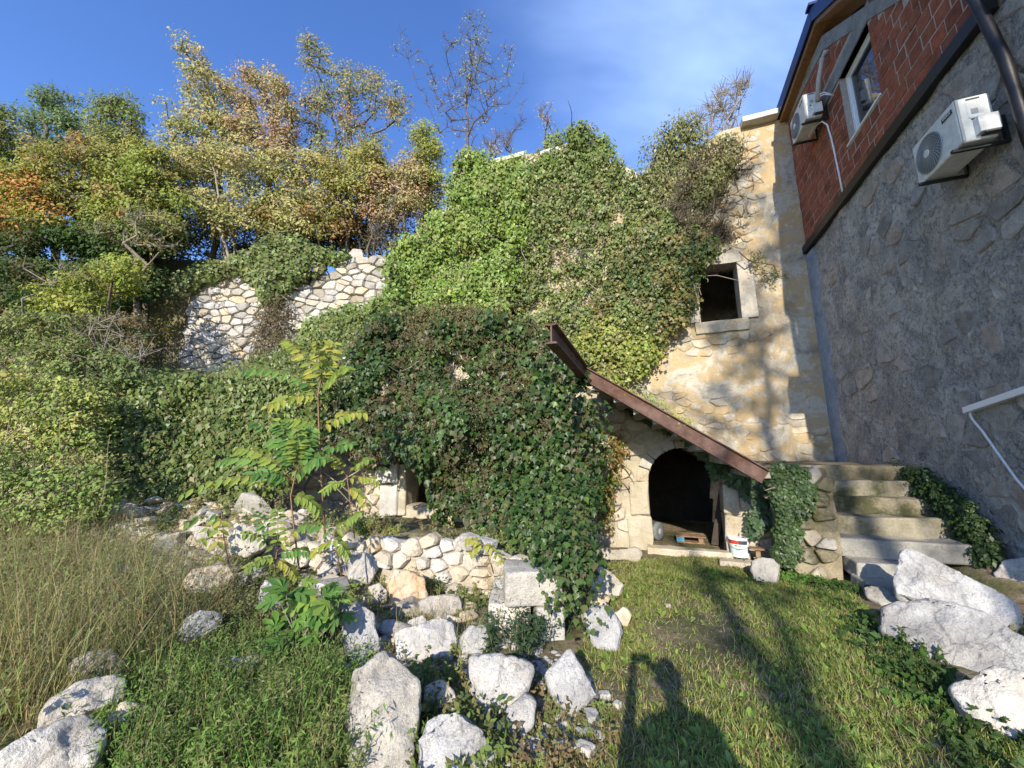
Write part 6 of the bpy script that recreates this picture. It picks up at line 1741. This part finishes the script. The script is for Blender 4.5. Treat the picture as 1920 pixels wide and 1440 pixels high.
# pebbles
def pebbles(name, label, P, s, mat, rg, cat):
    T = np.array([(1, 0, 0), (-1, 0, 0), (0, 1, 0), (0, -1, 0), (0, 0, .7), (0, 0, -.7), (.6, .6, .4), (-.6, .6, .4), (-.6, -.6, .4), (.6, -.6, .4)])
    bm = bmesh.new()
    for v in T: bm.verts.new(v)
    bmesh.ops.convex_hull(bm, input=bm.verts[:]); bm.verts.index_update()
    vs = [v for v in bm.verts if v.link_faces]
    for i, v in enumerate(vs): v.index = i
    T = np.array([v.co[:] for v in vs]); F = np.array([[v.index for v in f.verts] for f in bm.faces if len(f.verts) == 3]); bm.free()
    n = len(P)
    A = rg.uniform(0, 6.28, n); R_ = np.zeros((n, 3, 3)); R_[:, 0, 0] = np.cos(A); R_[:, 0, 1] = -np.sin(A); R_[:, 1, 0] = np.sin(A); R_[:, 1, 1] = np.cos(A); R_[:, 2, 2] = 1
    J = T[None] * (1 + rg.normal(0, .2, (n, len(T), 1))) * np.stack([rg.uniform(.7, 1.4, n), rg.uniform(.6, 1.1, n), rg.uniform(.4, .9, n)], -1)[:, None]
    V = np.einsum('nij,ntj->nti', R_, J) * s[:, None, None] + P[:, None]
    Fc = (F[None] + (np.arange(n) * len(T))[:, None, None]).reshape(-1, 3)
    o = mesh_obj(name, V.reshape(-1, 3), Fc, M[mat], org=(0, 0, 0)); return tag(o, label, cat, None, 'stuff')
Pp = lawn_points(2600, rg, lo=-.1)
pebbles('gravel', 'small pale pebbles and stone chips scattered in the lawn', Pp + [0, 0, .001], rg.uniform(.003, .011, len(Pp)), 'rubble', rg, 'gravel')
Pq = sample_poly([(560, 1150), (900, 1150), (1100, 1240), (1130, 1400), (900, 1440), (300, 1440), (120, 1300), (330, 1200)], 2600, rg)
b_ = atz(Pq[:, 0], Pq[:, 1], .02); b_[:, 2] = gz(b_[:, 0], b_[:, 1])
pebbles('rubble', 'loose limestone rubble between the boulders', b_, np.exp(rg.normal(-3.9, .55, len(b_))), 'lime', rg, 'rubble')
Pq = sample_poly([(190, 950), (430, 940), (640, 960), (660, 1010), (560, 1060), (460, 1100), (330, 1060), (200, 1010)], 900, rg)
b_ = atz(Pq[:, 0], Pq[:, 1], .35)
for _ in range(5): b_ = atz(Pq[:, 0], Pq[:, 1], np.minimum(gz(b_[:, 0], b_[:, 1]), .9))
b_[:, 2] = gz(b_[:, 0], b_[:, 1])
pebbles('rubble', 'loose cream rubble at the foot of the ivy-hung wall', b_, np.exp(rg.normal(-2.9, .5, len(b_))), 'rubble', rg, 'rubble')
# named small stones on the lawn
for i, (x, y, w_, lab) in enumerate(((1135, 1312, .035, 'small grey stone at the elbow of the photographer shadow'), (1158, 1328, .028, 'small bluish white stone right of the shadow elbow'), (1110, 1350, .05, 'cream stone chip below the pale diamond boulder'), (1098, 1420, .05, 'white stone chip near the bottom edge of the lawn'), (1253, 1136, .03, 'lone pale pebble in the middle of the lawn'))):
    c = atz(np.array(float(x)), np.array(float(y)), 0.); c[2] = float(gz(c[0], c[1])) + w_ * .3
    o_s = block_w('stone', None, M['lime'], c, w_ * 2, w_ * 1.5, w_ * 1.2, i * .8, 200 + i, amp=w_ * .18, bev=w_ * .3)
    tag(o_s, lab, 'stone', 'small stones on the lawn')

# ------------------------------------------------------------------ the photographer, behind the camera
pe = thing('person', 'person in dark jacket and jeans holding a phone up in both hands', 'person', (.10, -.42, 0))
def skinned(name, J, E_, R_, mat, parent, root=0, sub=2):
    me = bpy.data.meshes.new(name)
    o_ = np.array([.10, -.42, 0.])
    me.from_pydata([tuple(np.array(j) - o_) for j in J], E_, [])
    o = link(name, me, o_, parent)
    md = o.modifiers.new('skin', 'SKIN'); md.use_smooth_shade = True
    for i, v in enumerate(me.skin_vertices[0].data): v.radius = (R_[i], R_[i]); v.use_root = (i == root)
    sd = o.modifiers.new('sub', 'SUBSURF'); sd.levels = sub; sd.render_levels = sub
    me.materials.append(mat); return o
X0, Y0 = .10, -.42
gzv = float(gz(np.array(X0), np.array(Y0)))
J = [(X0, Y0, .95), (X0, Y0, 1.15), (X0, Y0 - .01, 1.36), (X0, Y0, 1.47), (X0, Y0 + .02, 1.56),
     (X0 - .19, Y0, 1.40), (X0 - .30, Y0 + .10, 1.20), (X0 - .17, Y0 + .33, 1.55),
     (X0 + .19, Y0, 1.40), (X0 + .27, Y0 + .10, 1.19), (X0 + .00, Y0 + .33, 1.55),
     (X0 - .10, Y0, .88), (X0 - .12, Y0 + .02, .50), (X0 - .13, Y0 - .02, .09), (X0 - .14, Y0 + .14, .04),
     (X0 + .10, Y0, .88), (X0 + .12, Y0 + .02, .50), (X0 + .13, Y0 - .02, .09), (X0 + .15, Y0 + .14, .04)]
E_ = [(0, 1), (1, 2), (2, 3), (3, 4), (2, 5), (5, 6), (6, 7), (2, 8), (8, 9), (9, 10), (0, 11), (11, 12), (12, 13), (13, 14), (0, 15), (15, 16), (16, 17), (17, 18)]
Rr = [.15, .145, .16, .065, .06, .085, .055, .032, .085, .055, .032, .105, .068, .045, .04, .105, .068, .045, .04]
skinned('body', J, E_, Rr, M['cloth'], pe)
hd = MB(); 
bm = bmesh.new(); bmesh.ops.create_icosphere(bm, subdivisions=3, radius=1)
HV = np.array([v.co[:] for v in bm.verts]); HF = np.array([[v.index for v in f.verts] for f in bm.faces]); bm.free()
hv = HV * [.078, .098, .118]
hv[:, 1] += np.where(HV[:, 1] > .7, .012, 0) + .018 * np.exp(-((HV[:, 0]) ** 2 * 40 + (HV[:, 2] + .12) ** 2 * 30)) * (HV[:, 1] > 0)
hv[:, 0] *= 1 - .2 * ss(-HV[:, 2], .2, 1.)
hc = np.array([X0, Y0 + .04, 1.66])
mesh_obj('head', hv + hc, HF, M['skin'], pe, smooth=True)
hm = (HV[:, 2] > .25) | (HV[:, 1] < -.1)
hh = hv * 1.07 + hc; hf = HF[hm[HF].all(1)]
mesh_obj('hair', hh, hf, M['hair'], pe, smooth=True)
for sx in (-1, 1):
    MB().lathe(hc + np.array([.082 * sx, 0, -.01]), [(.012, -.03), (.022, -.01), (.022, .012), (.010, .03)], 10).build('ear', M['skin'], pe, smooth=True)
for side_, cx in (('l', -.085), ('r', .105)):
    w0 = np.array([cx * 1.0, -.09, 1.56]) if False else np.array([J[7] if cx < 0 else J[10]]).reshape(3)
    pc = np.array([cx * .8, -.065, 1.60])
    m = MB(); m.tube([w0, (w0 + pc) / 2, pc], [.028, .034, .030], 8)
    for f_ in range(4):
        zf = 1.575 + f_ * .019
        m.tube([pc + np.array([0, 0, -.02 + f_ * .014]), np.array([cx * .78, -.05, zf]), np.array([cx * .70, -.036, zf + .004]), np.array([cx * .55, -.038, zf + .006])], [.010, .009, .008, .006], 6)
    m.tube([pc + np.array([0, 0, -.025]), np.array([cx * .7, -.075, 1.575]), np.array([cx * .55, -.072, 1.595])], [.012, .010, .008], 6)
    m.build('hand', M['skin'], pe, smooth=True)
tag(MB().add([(x, y, z) for z in (1.60, 1.675) for y in (-.066, -.058) for x in (-.075, .075)], [(0, 2, 3, 1), (4, 5, 7, 6), (0, 1, 5, 4), (2, 6, 7, 3), (0, 4, 6, 2), (1, 3, 7, 5)]).build('phone', M['black'], bevel=.003), 'black phone held level in both hands in front of the face', 'phone')

# ------------------------------------------------------------------ trees standing behind the photographer
def rear_tree(label, base, c, rad, n, per, seed, r0=.2, size=.12, twig=3, rcl=.5):
    rg = np.random.default_rng(seed)
    d = rg.normal(0, 1, (n, 3)); d /= np.linalg.norm(d, axis=1, keepdims=True)
    T = np.array(c) + d * np.array(rad) * (rg.random((n, 1)) ** .45)
    return tree(label, T, base, AUT, per, size, rcl, seed, r0=r0, twig=twig, seg=.8)
rear_tree('tall slender tree behind the photographer, its shade falling on the ochre corner', (-1.2, -15.6, 0), (-1.35, -15.6, 15.6), (2.0, 1.6, 6.6), 120, 34, 201, .17, .13, 4, .5)
rear_tree('thin half bare tree behind the photographer, left of the tall slender one', (-3.3, -14.3, 0), (-3.2, -14.3, 8.8), (1.1, 1.0, 2.6), 20, 5, 202, .15, .10, 4, .35)
